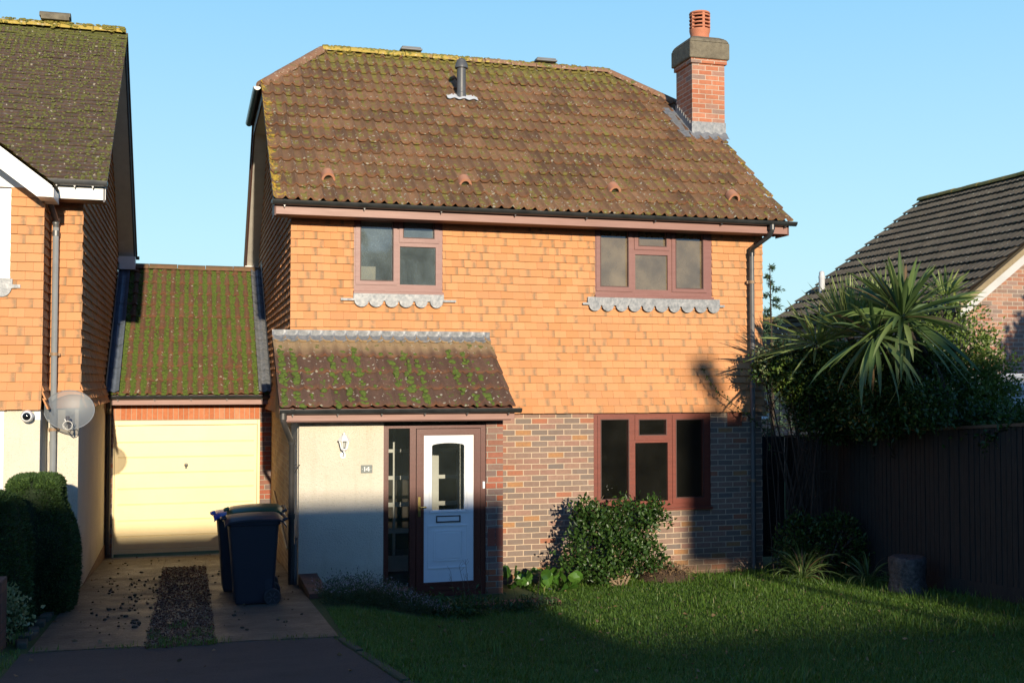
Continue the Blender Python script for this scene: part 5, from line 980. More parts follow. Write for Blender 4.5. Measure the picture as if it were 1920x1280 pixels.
# ================================================================== WHEELIE BINS
def bin_(x, y, rz, body, lidm, label):
    z = gz(min(x, 1.1), y); t_ = thing('wheelie_bin', (x, y, z), label, 'wheelie bin', 'wheelie bins on the driveway'); t_.rotation_euler = (0, 0, rz)
    o0 = t_.location.copy(); t_.location = (0, 0, 0)                      # build in local space: front at -x, hinge and wheels at +x
    def ringp(cx, hx, hy, z_, r=.05): return [(cx+sx_*(hx-r)+r*math.cos(a+k*math.pi/6), sy_*(hy-r)+r*math.sin(a+k*math.pi/6), z_) for sx_, sy_, a in ((1, 1, 0), (-1, 1, math.pi/2), (-1, -1, math.pi), (1, -1, 1.5*math.pi)) for k in range(4)]
    g = G(); L_ = [(.0, .215, .235, .03), (.0, .222, .24, .06), (-.005, .255, .262, .55), (-.01, .285, .28, .93), (-.01, .285, .28, .935), (-.01, .30, .295, .94), (-.01, .305, .3, .985), (-.01, .29, .285, .99)]
    R0 = [ringp(*q) for q in L_]; n = 16
    for k in range(len(R0)-1): g.add(R0[k]+R0[k+1], [(i, (i+1) % n, n+(i+1) % n, n+i) for i in range(n)])
    g.add(R0[0], [tuple(range(n))[::-1]]); g.add(R0[-1], [tuple(range(n))])
    g.box(-.02, .17, -.25, .25, .0, .05) if 0 else None
    for sy_ in (-1, 1):
        g.box(.12, .2, sy_*.235-.02, sy_*.235+.02, .06, .3)
        for q in range(3): g.lathe([(.045, .0), (.0, .005)], (-.12+q*.1, sy_*.273, .9), 10, 'y') if sy_ > 0 else g.lathe([(.045, .0), (.0, -.005)], (-.12+q*.1, -.273, .9), 10, 'y')
    b_ = obj('body', g, body, t_, smooth=35, bevel=.004)
    g = G(); ln = 16; vs = []
    for j in range(ln+1):
        s = j/ln; x = -.345+.70*s; zz = .995+.022*math.sin(math.pi*min(1, s*1.05)**.8)+(.03*s if s < .9 else .027-.05*(s-.9)*10)
        for q in range(9): v = -1+q/4; vs.append((x, v*.315, zz+.018*(1-v*v)-(.02 if abs(v) == 1 else 0)-(.03 if j in (0, ln) else 0)))
    g.add(vs, [(j*9+q, (j+1)*9+q, (j+1)*9+q+1, j*9+q+1) for j in range(ln) for q in range(8)])
    bt = [(a, b2, c-.022) for a, b2, c in vs]; g.add(bt, [(j*9+q+1, (j+1)*9+q+1, (j+1)*9+q, j*9+q) for j in range(ln) for q in range(8)])
    m_ = len(vs); rim_ = [q for q in range(9)]+[j*9+8 for j in range(1, ln+1)]+[ln*9+q for q in range(7, -1, -1)]+[j*9 for j in range(ln-1, 0, -1)]
    g.add(vs+bt, [(rim_[k], rim_[(k+1) % len(rim_)], m_+rim_[(k+1) % len(rim_)], m_+rim_[k]) for k in range(len(rim_))])
    lid = obj('lid', g, lidm, t_, smooth=50)
    g = G(); g.tube([(-.32, -.1, 1.01), (-.37, -.08, 1.0), (-.37, .08, 1.0), (-.32, .1, 1.01)], .014, 8); obj('lid_grip', g, lidm, lid)
    g = G(); g.tube([(.29, -.26, .98), (.36, -.26, 1.0), (.36, .26, 1.0), (.29, .26, .98)], .016, 10); obj('handle', g, body, t_)
    for sy_ in (-1, 1):
        c_ = (.2, sy_*.272, .1); wh = G(); s = sy_; wh.lathe([(.05, -.022*s), (.09, -.024*s), (.1, -.015*s), (.1, .015*s), (.09, .024*s), (.068, .022*s), (.064, .012*s), (.02, .012*s), (.018, .026*s), (.0, .028*s)], c_, 28, 'y'); wo_ = obj('wheel', wh, mat('black_rubber', (.02, .02, .022), None, 5, .6), t_)
        g = G()
        for q in range(6): a = q*math.pi/3; g.tube([(c_[0]+.018*math.cos(a), c_[1]+.014*s, c_[2]+.018*math.sin(a)), (c_[0]+.064*math.cos(a), c_[1]+.014*s, c_[2]+.064*math.sin(a))], .006, 5)
        obj('wheel_spokes', g, mat('grey_hub', (.06, .06, .07), None, 5, .5), wo_)
    g = G(); g.tube([(.2, -.26, .1), (.2, .26, .1)], .01, 8); obj('axle', g, M_steel, t_)
    t_.location = o0; t_.scale = (.87, .86, .87); return t_
M_binb = mat('navy_black_bin_plastic', (.009, .012, .022), (.012, .016, .026), 3, .5, bd=.0008, bs=300)
bin_(.63, 11.88, 0.02, M_binb, mat('blackish_lid', (.012, .016, .028), None, 4, .42), 'black wheelie bin with a black lid, nearest of the three on the driveway')
bin_(.675, 12.42, -.03, M_binb, mat('dark_green_lid', (.01, .07, .03), None, 4, .3), 'wheelie bin with a dark green lid between the black-lidded and blue-lidded bins').scale.z = .93
bin_(.545, 12.98, .03, M_binb, mat('blue_lid', (.012, .07, .35), None, 4, .3), 'wheelie bin with a blue lid, farthest back towards the garage')
# ================================================================== DEBRIS ON THE DRIVE
X = np.concatenate([rng.normal(-.5, .22, 120), rng.uniform(-1.2, 1.1, 150)]); Y = np.concatenate([rng.uniform(10.5, 14.8, 120), rng.uniform(10.0, 17.7, 150)]); ok = (X > -1.15) & (X < 1.15) & ~((X > -.33) & (X < .2) & (Y < 16)); X, Y = X[ok], Y[ok]; Z = npgz(np.minimum(X, 1.2), Y)+.008
S = rng.uniform(.25, 1, (len(X), 1))**2*.018*rng.uniform(.6, 1.3, (len(X), 3))*np.array([[1, 1.1, .5]])+.003; blobs('drive_debris', np.stack([X, Y, Z], 1), S, mat('dark_moss_clod', (.03, .03, .02), (.05, .04, .025), 30, .95), None, kind='stuff', label='dark fallen clods of moss scattered on the concrete drive')
rng = np.random.default_rng(303); n = 150; X = np.concatenate([rng.uniform(-1.2, 1.2, 60), rng.uniform(1.5, 7.5, 90)]); Y = np.concatenate([rng.uniform(7.5, 17, 60), rng.uniform(7.2, 13.5, 90)]); ok = ~((X < 4.1) & (X > 1.2) & (Y > 11.6)); X, Y = X[ok], Y[ok]
P = np.stack([X, Y, npgz(X, Y)+np.where(X > 1.3, .035, .008)], 1); D = rdir(len(X)); D[:, 2] *= .25; D /= np.linalg.norm(D, axis=1, keepdims=True); v, f, tt = leaves(P, D, rng.uniform(.03, .06, len(X)), rng.uniform(.02, .04, len(X)), .3)
fast('fallen_leaves', v, f, L_dry, tint=tt, kind='stuff', label='scattered dry brown leaves on the lawn and drive')
# ================================================================== LAWN AND PLANTS
def pix(P):
    d = P-np.array([0, 0, H]); w = d@_fw; return 960+F*(d@_rt)/w, 640-F*(d@_up)/w
def grass(name, n, x0, x1, y0, y1, hmin, hmax, wd, keep, seed, label):
    rg = np.random.default_rng(seed); X = rg.uniform(x0, x1, n); Y = y0+(y1-y0)*rg.random(n)**1.25; Z = npgz(X, Y)-.01; P = np.stack([X, Y, Z], 1)
    px, py = pix(P); ok = keep(X, Y) & (px > -40) & (px < 1960) & (py < 1320); P = P[ok]; n = len(P)
    cl = .5+.25*np.sin(P[:, 0]*3.1+1.3*np.sin(P[:, 1]*2.3))*np.sin(P[:, 1]*2.7+np.sin(P[:, 0]*4))+.25*np.sin(P[:, 0]*9+2*np.sin(P[:, 1]*5))*np.sin(P[:, 1]*8+np.sin(P[:, 0]*7)); h = (hmin+(hmax-hmin)*rg.random(n)**1.6)*(.6+.8*cl**2)
    az = rg.random(n)*6.28; d = np.stack([np.cos(az), np.sin(az), np.zeros(n)], 1); s = np.cross(d, [0, 0, 1]); lean = rg.uniform(.1, .9, n)*h; w = wd*rg.uniform(.7, 1.3, n)
    h_, l_, w_ = h[:, None], lean[:, None], w[:, None]; up = np.array([0, 0, 1])
    V = np.stack([P-s*w_, P+s*w_, P+up*h_*.6+d*l_*.35-s*w_*.8, P+up*h_*.6+d*l_*.35+s*w_*.8, P+up*h_+d*l_], 1).reshape(-1, 3); i = np.arange(n)*5
    Fc = np.stack([np.stack([i, i+1, i+3], 1), np.stack([i, i+3, i+2], 1), np.stack([i+2, i+3, i+4], 1)], 1).reshape(-1, 3)
    tn = np.clip(rg.beta(2.2, 2.4, n)*.8+.12*cl, 0, .84); tn[rg.random(n) < .025] = 1.0; return fast(name, V, Fc, L_grass, tint=np.repeat(tn, 5), kind='stuff', label=label)
bx = lambda y: np.where(y > 9.36, 1.2-.03*(12-np.minimum(y, 12)), 1.22+(9.36-y)*.105)
def lk(X, Y): return (X > bx(Y)+.06+(Y > 9.2)*.06*(Y < 12)) & ~((Y > 11.9) & (X < 4.05)) & (Y < 14.05) & (X < 8.5) & ((Y < 14.05) | (X > 7.8)) & ~((Y > 11.15) & (X < 2.3))
grass('lawn_grass', 330000, 1.1, 8.5, 5.6, 14.1, .018, .06, .0026, lk, 5, 'green lawn grass in front of the house')
grass('long_grass', 16000, 1.2, 8.5, 6.0, 14.1, .07, .17, .0034, lambda X, Y: lk(X, Y) & ((Y > 12.9) | (np.sin(X*2.3+2)*np.sin(Y*1.9+X) > .62) | (X > 7.7)), 6, 'longer tufts of grass along the wall and fence')
grass('edge_grass', 5200, -3.2, 1.2, 8.9, 9.75, .015, .06, .003, lambda X, Y: (np.abs(Y-end_y(X)) < .05*(1+np.sin(X*9))) & (X > -1.2) | (X < -1.27), 7, 'thin grass and weeds in the joint between concrete and asphalt')
grass('gravel_weeds', 1500, -.34, .2, 9.4, 10.9, .02, .08, .003, lambda X, Y: np.sin(X*14)*np.sin(Y*7)+(10.3-Y)*.6 > .1, 12, 'weeds and grass growing through the near end of the gravel strip')
grass('kerb_grass', 7000, 1.0, 1.7, 5.6, 9.5, .02, .07, .003, lambda X, Y: (X > bx(Y)-.03+.04*np.sin(Y*11)) & (X < bx(Y)+.2) & (Y < 9.4), 13, 'ragged grass creeping over the kerb at the edge of the lawn')
grass('bed_grass', 6000, -3.4, -1.24, 7.0, 10.6, .03, .1, .003, lambda X, Y: np.sin(X*5)*np.sin(Y*4+1) > .1, 8, 'rough grass in the dark bed by the hedge')
def cloud(name, parent, ells, n, ln, wd, m, tintf=None, shell=.5, up=.35, seed=1, droop=0, label=None, fold=.25):
    global rng
    rng = np.random.default_rng(seed); P, d = ell_pts(n, ells, shell); P = clumpy(P, d, max(8, n//60), .55, seed); D = d*.6+rdir(n)*.8; D[:, 2] += up-droop; D /= np.linalg.norm(D, axis=1, keepdims=True)
    v, f, t_ = leaves(P, D, ln*rng.uniform(.6, 1.2, n), wd*rng.uniform(.7, 1.2, n), fold, np.clip(rng.normal(.5, .24, n), 0, 1) if tintf is None else tintf(P, rng))
    return fast(name, v, f, m, parent, tint=t_, label=label)
def stems(name, parent, base, ells, n, r, m, seed=2, spread=.08, sub=3):
    rg = random.Random(seed); g = G(); b0 = Vector(base)
    for k in range(n):
        e = rg.choice(ells); a = rg.uniform(0, 6.28); q = rg.uniform(.2, .95); ph = rg.uniform(-.4, 1.3)
        tip = Vector((e[0]+e[3]*q*math.cos(a)*math.cos(ph), e[1]+e[4]*q*math.sin(a)*math.cos(ph), e[2]+e[5]*q*math.sin(ph))); s0 = b0+Vector((rg.uniform(-spread, spread), rg.uniform(-spread, spread), 0))
        mid = s0.lerp(tip, .5)+Vector((rg.uniform(-.08, .08), rg.uniform(-.08, .08), rg.uniform(0, .12))); path = [s0, s0.lerp(mid, .5)+Vector((rg.uniform(-.02, .02), 0, 0)), mid, mid.lerp(tip, .5)+Vector((rg.uniform(-.04, .04), 0, .02)), tip]
        g.tube(path, [r, r*.85, r*.65, r*.45, r*.2], 6)
        for j in range(sub):
            f = rg.uniform(.45, .9); p = s0.lerp(tip, f); q2 = p+Vector((rg.uniform(-1, 1), rg.uniform(-1, 1), rg.uniform(-.1, 1))).normalized()*rg.uniform(.12, .3); g.tube([p, p.lerp(q2, .6)+Vector((0, 0, .01)), q2], [r*.4, r*.3, r*.12], 5)
    return obj(name, g, m, parent)
# bush under the window
bs = thing('garden_bush', (5.17, 13.35, -.02), 'glossy dark green bush against the brick wall under the window', 'bush')
E_b = [(4.92, 13.35, .78, .3, .3, .26), (5.45, 13.4, .76, .34, .3, .3), (5.2, 13.3, .45, .45, .36, .3), (4.82, 13.4, .98, .16, .18, .18), (5.72, 13.42, .92, .17, .18, .16), (4.68, 13.35, .5, .12, .2, .2), (5.6, 13.35, .35, .26, .3, .22), (4.9, 13.3, .22, .35, .3, .2), (5.25, 13.35, .95, .2, .2, .14), (4.55, 13.4, .3, .1, .12, .12), (5.92, 13.42, .8, .12, .1, .08)]
cloud('foliage', bs, E_b, 6200, .062, .04, L_dark, seed=71, shell=.25); stems('branches', bs, (5.2, 13.4, -.02), E_b, 15, .016, M_barkl, 72, .12, 4)
# big-leaved perennial beside the pier
pe = thing('leafy_perennial', (4.15, 13.2, 0), 'broad-leaved green plant at the foot of the wall beside the porch pier', 'plant')
rng = np.random.default_rng(80); n = 46; P = np.stack([rng.uniform(3.8, 4.62, n), rng.uniform(12.9, 13.7, n), np.full(n, -.0)], 1); P[:, 2] = npgz(P[:, 0], P[:, 1])+rng.uniform(.02, .2, n); D = rdir(n); D[:, 2] = np.abs(D[:, 2])*.8+.25; D[:, 1] -= .3; D /= np.linalg.norm(D, axis=1, keepdims=True)
g = G(); T = []
for k in range(n):
    d = Vector(D[k]); s_ = d.cross(Vector(rdir(1)[0])).normalized(); nn = s_.cross(d); L_ = random.uniform(.11, .2); W_ = L_*.42; c_ = Vector(P[k]); pts = [c_]; ring_ = []
    for q in range(10): a = 2*math.pi*q/10; ring_.append(c_+d*(L_*.5*(1-math.cos(a)))+s_*(math.sin(a)*W_)+nn*(abs(math.sin(a))*.02+.012*math.sin(3*a)))
    mid_ = c_+d*L_*.5-nn*.012; tn = random.uniform(.2, .8); g.add(ring_+[mid_], [(q, (q+1) % 10, 10) for q in range(10)], tint=tn); g.add([c_, c_+s_*.006, Vector((c_.x, c_.y+.03, gz(c_.x, c_.y)))], [(0, 1, 2)], tint=.3)
obj('leaves', g, leafmat('broad_leaf', [(0, (.03, .08, .012)), (.6, (.06, .15, .02)), (1, (.12, .22, .04))], .3, .2), pe)
# weeds between wall and lawn
wd_ = thing('border_weeds', (3.3, 11.6, .1), 'straggly green weeds and thin stems below the front door', 'weeds')
cloud('foliage', wd_, [(2.9, 11.75, .12, .6, .22, .12), (3.7, 11.7, .1, .4, .22, .1), (2.6, 11.5, .14, .35, .25, .1)], 2600, .07, .022, leafmat('weed_leaf', [(0, (.02, .05, .01)), (.6, (.04, .09, .02)), (1, (.09, .15, .03))], .5, .2), seed=75)
g = G(); rg = random.Random(4)
for k in range(12):
    x = rg.uniform(2.7, 3.75); y = rg.uniform(11.6, 11.95); z = gz(x, y); p_ = [(x, y, z)]; l_ = rg.uniform(-.12, .12)
    hh = rg.uniform(.25, .62); g.tube([(x, y, z), (x+l_*.4, y, z+hh*.5), (x+l_, y-.02, z+hh)], [.003, .0025, .0015], 4)
    for j in range(4): f = rg.uniform(.5, 1); g.tube([(x+l_*f, y, z+hh*f), (x+l_*f+rg.uniform(-.05, .05), y, z+hh*f+.05)], .0014, 4)
obj('dry_stems', g, mat('dry_stem', (.13, .08, .05)), wd_)
# heather
he = thing('heather', (1.85, 11.6, .25), 'heather with pale pink flowers spilling over the low brick wall', 'heather'); rng = np.random.default_rng(81); n = 900
P = np.stack([rng.uniform(1.3, 2.55, n), rng.uniform(11.25, 11.98, n), np.zeros(n)], 1); ctr = np.exp(-((P[:, 0]-1.75)/.55)**2); base = npgz(P[:, 0], P[:, 1]); hh = (.1+.26*ctr*rng.uniform(.5, 1.1, n))
VV = []; 
A, B, T = [], [], []
for k in range(n):
    d = unit([rng.normal(0, .35), rng.normal(-.25, .3), 1.]); m_ = 9
    for j in range(m_):
        A.append([P[k, 0]+d[0]*hh[k]*j/m_, P[k, 1]+d[1]*hh[k]*j/m_, base[k]+d[2]*hh[k]*j/m_+.01]); B.append(unit(d*.9+rng.normal(0, .6, 3))); T.append(rng.uniform(0, .6) if j < 6 or rng.random() < .62 else rng.uniform(.75, 1))
v, f, t_ = leaves(np.array(A), np.array(B), .03, .010, .2, np.array(T)); fast('sprigs', v, f, L_hea, he, tint=t_)
cloud('undergrowth', he, [(1.85, 11.65, .3, .6, .3, .1)], 2500, .03, .012, L_con, seed=82, shell=.2)
# clipped conifers on the left
def clipped(name, x0, x1, y0, y1, z0, z1, n, seed, label, tp=.12, bul=.1, prof=None):
    t_ = thing(name, ((x0+x1)/2, (y0+y1)/2, z0), label, 'hedge bush'); rg = np.random.default_rng(seed); nu, nv = 48, 30; V = []; Nn = []
    cx, cy = (x0+x1)/2, (y0+y1)/2; hx, hy = (x1-x0)/2, (y1-y0)/2; ph = rg.random(6)*6
    def surf(u, v):                                  # u around, v 0 bottom..1 side top..1.4 crown centre
        a = u*2*np.pi; c, s = np.cos(a), np.sin(a); e = .55; sx = np.sign(c)*np.abs(c)**e; sy = np.sign(s)*np.abs(s)**e
        vv = np.clip(v, 0, 1); k = (1-tp*vv**2+bul*np.sin(vv*np.pi*.9)*.6) if prof is None else np.interp(vv, *prof); k = np.where(v > .93, k*np.cos(np.clip((v-.93)/.47, 0, 1)*np.pi/2)**.45, k)
        bump_ = 1+.025*np.sin(3*a+ph[0]+4*v)+.02*np.sin(7*a+ph[1]+7*v)+.012*np.sin(13*a+ph[2]-17*v)
        x = cx+sx*hx*k*bump_; y = cy+sy*hy*k*bump_; z = z0+(z1-z0)*np.where(v < .93, v, .93+.07*np.sin(np.clip((v-.93)/.47, 0, 1)*np.pi/2)); return np.stack([x, y, z], -1)
    U, Vv = np.meshgrid(np.linspace(0, 1, nu), np.linspace(0, 1.39, nv)); Pc = surf(U.ravel(), Vv.ravel()); cc_ = np.array([cx, cy, (z0+z1)/2]); Pc = cc_+(Pc-cc_)*.94
    i = (np.arange(nv-1)[:, None]*nu+np.arange(nu-1)[None]).ravel(); fast('inner_growth', Pc, np.stack([i, i+1, i+nu+1, i+nu], 1), mat('dense_conifer_core', (.015, .028, .008), (.022, .04, .01), 30, .95, bd=.02), t_, smooth=True)
    u = rg.random(n); v = rg.random(n)*1.4; P = surf(u, v); e = 1e-3; du = surf(u+e, v)-P; dv = surf(u, np.minimum(v+e, 1.399))-P; N = np.cross(du, dv); N /= np.linalg.norm(N, axis=1, keepdims=True)+1e-12
    sgn = np.sign(((P-cc_)*N).sum(1))[:, None]; N = N*sgn; P = cc_+(P-cc_)*(1-rg.uniform(0, .05, (n, 1))); r = rg.normal(0, .55, (n, 3)); D = N+r; D[:, 2] += .35; D /= np.linalg.norm(D, axis=1, keepdims=True)
    global rng; rng = rg; a, b2, c = leaves(P, D, rg.uniform(.015, .045, n), rg.uniform(.008, .016, n), .2, np.clip(rg.normal(.45, .22, n)+.15*(v > .95), 0, 1)); fast('foliage', a, b2, L_con, t_, tint=c); return t_
clipped('clipped_conifer', -1.88, -1.13, 11.75, 12.75, .22, 1.64, 34000, 91, 'tall square-clipped conifer nearest the cream side wall', prof=([0, .25, .48, .62, .75, .83, 1], [.95, 1.08, 1.13, 1.02, .8, .7, .66]))
clipped('clipped_conifer', -3.1, -1.40, 10.6, 11.6, .3, 1.60, 40000, 92, 'wide clipped conifer cut off by the left edge of the photo', .22)
vs_ = thing('variegated_shrub', (-1.45, 10.2, .4), 'small pale green variegated shrub in front of the clipped conifer', 'shrub'); E_v = [(-1.47, 10.1, .80, .11, .1, .12), (-1.52, 10.12, .62, .12, .12, .15), (-1.4, 10.1, .68, .09, .08, .1)]
cloud('foliage', vs_, E_v, 900, .045, .03, L_var, seed=93); stems('branches', vs_, (-1.47, 10.12, .4), E_v, 5, .008, M_bark, 94)
gp = thing('brick_gate_pillar', (-1.72, 9.75, .4), 'dark brown brick pillar at the left edge beside the drive', 'pillar'); pp = PY(18, 1090, 9.7); g = G(); g.box(pp.x-.36, pp.x-.06, 9.7, 10.0, .3, pp.z); obj('shaft', g, M_low, gp, smooth=0, bevel=.01)
for k in range(6):
    g = G(); y = 12.0-k*.37; j = random.uniform(-.03, .03); L_ = random.uniform(.22, .34); hh = random.uniform(.01, .035); g.hexa(*[[(-1.37+j, y, gz(0, y)+h_), (-1.27+j, y, gz(0, y)+h_), (-1.27-j*.5, y-L_, gz(0, y-.4)+h_), (-1.36-j, y-L_, gz(0, y-.4)+h_)] for h_ in (-.1, hh)])
    o = obj('edging_stone', g, mat('dark_mossy_stone', (.07, .07, .05), (.04, .045, .03), 9, .95, bd=.01), None, bevel=.012); tag(o, 'mossy edging stone along the left side of the drive, %s one out from the house' % ('first', 'second', 'third', 'fourth', 'fifth', 'sixth')[k], 'edging stone', 'edging stones beside the drive')
# yuccas
def yucca(base, heads, label, seed):
    t_ = thing('yucca', (base[0], base[1], gz(base[0], base[1])), label, 'yucca', 'yuccas by the fence')
    g = G()
    for k, (c_, n, ln, lo, hi, dr, w) in enumerate(heads):
        c_ = Vector(c_); b_ = Vector((base[0], base[1], gz(base[0], base[1])-.02)); mid_ = b_.lerp(c_, .5)+Vector((.05*math.sin(k*2+1), .04, 0)); up_ = Vector((b_.x, b_.y, 2.0)); mid_ = Vector((b_.x-.05, b_.y, 2.35)); g.tube([b_, b_.lerp(up_, .5)+Vector((.04, 0, 0)), up_, mid_.lerp(c_, .4), c_], [.045, .042, .04, .04, .045], 10)
        sword('leaves', t_, c_, n, ln, w, L_yucl if lo > -.6 else L_yuc, seed+k, lo, hi, dr)
    obj('trunk', g, mat('fibrous_trunk', (.045, .035, .025), (.025, .02, .015), 14, .95, stretch=(1, 1, 5), bd=.01, bs=30), t_); return t_
h1 = PY(1692, 600, 11.2); h1b = PY(1640, 640, 11.3); h2 = PY(1592, 630, 12.3); h3 = PY(1530, 650, 12.8); h4 = PY(1772, 560, 12.6); h5 = PY(1655, 610, 12.0)
yucca((8.8, 11.3), [(h1, 105, 1.02, -1.2, 1.3, .3, .036), (h1b, 55, .85, -1.1, .7, .4, .03)], 'large spiky yucca rosette with drooping lower leaves above the fence', 101)
yucca((8.75, 12.6), [(h2, 130, 1.02, .15, 1.52, .06, .020), (h5, 70, .9, .4, 1.5, .08, .02)], 'yucca with stiff upright leaf fan left of the large drooping one', 111)
yucca((8.75, 13.2), [(h3, 80, .86, -.5, 1.0, .15, .02)], 'smaller low yucca beside the corner of the house', 121)
yucca((8.95, 12.4), [(h4, 46, .55, -.2, 1.45, .2, .02)], 'small yucca head poking out behind the leafy climber', 131)
# shrubs round the fence
def shrub(name, base, ells, n, ln, wd, m, seed, label, cat='shrub', ns=12, r=.02, tf=None, group=None, mb=None, up=.35):
    t_ = thing(name, base, label, cat, group); cloud('foliage', t_, ells, n, ln, wd, m, tf, seed=seed, shell=.35, up=up); stems('branches', t_, base, ells, ns, r, mb or M_bark, seed+1, .1, 4); return t_
shrub('climbing_shrub', (9.5, 12.2, .3), [(9.45, 12.3, 2.95, .62, .6, .72), (9.75, 12.3, 2.45, .55, .7, .6), (9.3, 12.2, 2.3, .6, .6, .6), (10.2, 12.4, 1.85, .5, .6, .4)], 15000, .06, .036, L_mid, 141, 'bright leafy climber billowing over the fence right of the yuccas')
shrub('leafy_shrub', (7.95, 13.35, 0), [(7.75, 13.3, 2.75, .4, .4, .4), (8.1, 13.1, 2.7, .45, .45, .45), (7.9, 13.25, 2.3, .3, .35, .35), (8.1, 13.1, 2.15, .48, .4, .35), (7.42, 13.5, 2.72, .2, .2, .2)], 13000, .06, .034, L_dark, 151, 'tall dark shrub hiding the downpipe at the corner of the house')
shrub('fresh_leaved_shrub', (8.1, 13.2, 0), [(7.95, 12.9, 2.75, .4, .3, .35), (7.6, 13.1, 2.6, .3, .25, .3)], 2600, .06, .036, L_mid, 157, 'lighter green leafy shoots among the dark shrub by the house corner', ns=8, r=.008)
shrub('pale_leaved_shrub', (7.62, 13.45, 0), [(7.4, 13.4, 2.85, .18, .2, .24), (7.72, 13.3, 2.75, .35, .3, .3), (8.15, 12.95, 2.85, .35, .3, .28)], 1700, .055, .04, L_var, 155, 'airy pale-leaved twigs on top of the dark shrub by the downpipe', ns=16, r=.008)
shrub('dark_hedge', (9.3, 13.1, .1), [(8.6, 13.2, 2.3, .5, .6, .6), (8.15, 12.4, 2.5, .45, .5, .6), (8.0, 11.7, 2.35, .4, .4, .5), (8.05, 10.95, 2.3, .3, .3, .3), (8.3, 11.5, 2.5, .45, .4, .55), (8.65, 11.9, 2.6, .5, .6, .6), (9.1, 11.4, 1.95, .5, .8, .42), (8.85, 10.5, 2.05, .4, .7, .33), (9.5, 12.6, 2.0, .6, .6, .5), (9.9, 11.6, 1.8, .8, .8, .45), (8.85, 9.6, 2.05, .4, .6, .3), (8.9, 12.4, 2.2, .5, .6, .55)], 42000, .065, .036, L_dark, 161, 'dark mass of evergreen shrubs spilling over the top of the fence', 'hedge')
shrub('bramble', (10.6, 10.8, .4), [(10.4, 10.6, 2.3, .7, .6, .3), (11.0, 11.4, 2.4, .6, .6, .4)], 1700, .055, .035, L_dark, 171, 'thin arching brambles in front of the white outbuilding', 'bramble', ns=30, r=.006)
shrub('corner_shrub', (7.9, 13.0, 0), [(7.75, 13.2, .45, .35, .35, .42), (8.15, 12.9, .5, .3, .35, .4)], 3600, .06, .03, L_dark, 181, 'low dark shrub in the shaded corner by the side gate')
lc = thing('long_leaved_clump', (7.5, 12.75, .05), 'clump of long arching strap leaves in the shaded corner', 'plant'); sword('leaves', lc, (7.5, 12.75, .08), 90, .75, .009, L_yuc, 185, .2, 1.4, 1.5)
lc = thing('trailing_strap_plant', (7.95, 12.1, .05), 'arching strap leaves spilling at the foot of the fence', 'plant'); sword('leaves', lc, (8.1, 12.2, .08), 60, .55, .008, L_yuc, 187, .1, 1.3, 1.6)
def PGl(x, y):
    r = ray(x, y); tt = 1.0
    lo_, hi_ = .5, 60
    for _ in range(60):
        md = (lo_+hi_)/2; q = np.array([0, 0, H])+r/F*md
        if q[2] > gz(q[0], q[1]): lo_ = md
        else: hi_ = md
    return Vector(q)
sp = Vector((8.08, 11.36, gz(8.08, 11.36)+.05)); st_ = thing('tree_stump', sp, 'flaking grey tree stump on the shaded grass near the fence', 'tree stump'); rg = random.Random(9); g = G(); vs = []; nn_ = 26; Hs = .36
for j, (z_, r_) in enumerate(((-.05, .23), (.03, .215), (.12, .2), (.22, .205), (.3, .21), (.35, .2), (.365, .17), (.35, .1), (.345, 0.001))):
    for k in range(nn_): a = 2*math.pi*k/nn_; rr = r_*(1+.07*math.sin(3*a+1)+.05*math.sin(7*a+z_*9)+rg.uniform(-.03, .03)); vs.append((sp.x+rr*math.cos(a), sp.y+rr*math.sin(a), sp.z+z_+rg.uniform(-.008, .008)))
g.add(vs, [(j*nn_+k, j*nn_+(k+1) % nn_, (j+1)*nn_+(k+1) % nn_, (j+1)*nn_+k) for j in range(8) for k in range(nn_)]); obj('wood', g, mat('flaking_stump_bark', (.13, .11, .1), (.035, .03, .026), 22, .8, bd=.03, bs=25), st_, smooth=60)
mp = PGl(1285, 1078); mo_ = thing('soil_mound', (6.0, 13.5, -.02), 'small brown mound of earth and dead stems against the wall', 'mound'); rng = np.random.default_rng(5)
cloud('dead_stems', mo_, [(6.0, 13.55, .06, .32, .25, .16)], 2200, .06, .012, L_dry, seed=191, shell=.1); g = G(); g.lathe([(.4, -.06), (.36, .03), (.22, .12), (.08, .16), (0, .165)], (6.0, 13.6, 0), 18); obj('earth', g, mat('loose_earth', (.09, .055, .03), (.05, .03, .02), 20, .95, bd=.03, bs=30), mo_, smooth=60)
# conifer and bare trees beyond
cx_ = PY(1446, 600, 18.5); cf = thing('young_conifer', (cx_.x, 18.5, -.06), 'thin young conifer rising behind the corner of the house', 'conifer'); topz = PY(1446, 496, 18.5).z; g = G(); g.tube([(cx_.x, 18.5, -.06), (cx_.x+.02, 18.5, 2.4), (cx_.x-.02, 18.5, topz)], [.05, .03, .006], 7)
rng = np.random.default_rng(195); A, B = [], []
for k in range(46):
    s_ = (k/46)**.8; z_ = topz-.05-s_*(topz-1.2); L_ = (.1+.75*s_)*rng.uniform(.5, 1.15); a = rng.random()*6.28; d = np.array([math.cos(a), math.sin(a), -.12]); p0 = np.array([cx_.x, 18.5, z_]); g.tube([p0, p0+d*L_*.6, p0+d*L_+[0, 0, .03]], [.008, .006, .002], 4)
    for j in range(60): f = rng.uniform(.05, 1); A.append(p0+d*L_*f+rng.normal(0, .012, 3)); B.append(unit(d*.6+rng.normal(0, .8, 3)))
v, f, t_ = leaves(np.array(A), np.array(B), .085, .02, .2); fast('foliage', v, f, leafmat('blue_green_needles', [(0, (.02, .05, .025)), (1, (.08, .15, .08))], .7, .2), cf, tint=t_); obj('trunk', g, M_bark, cf)
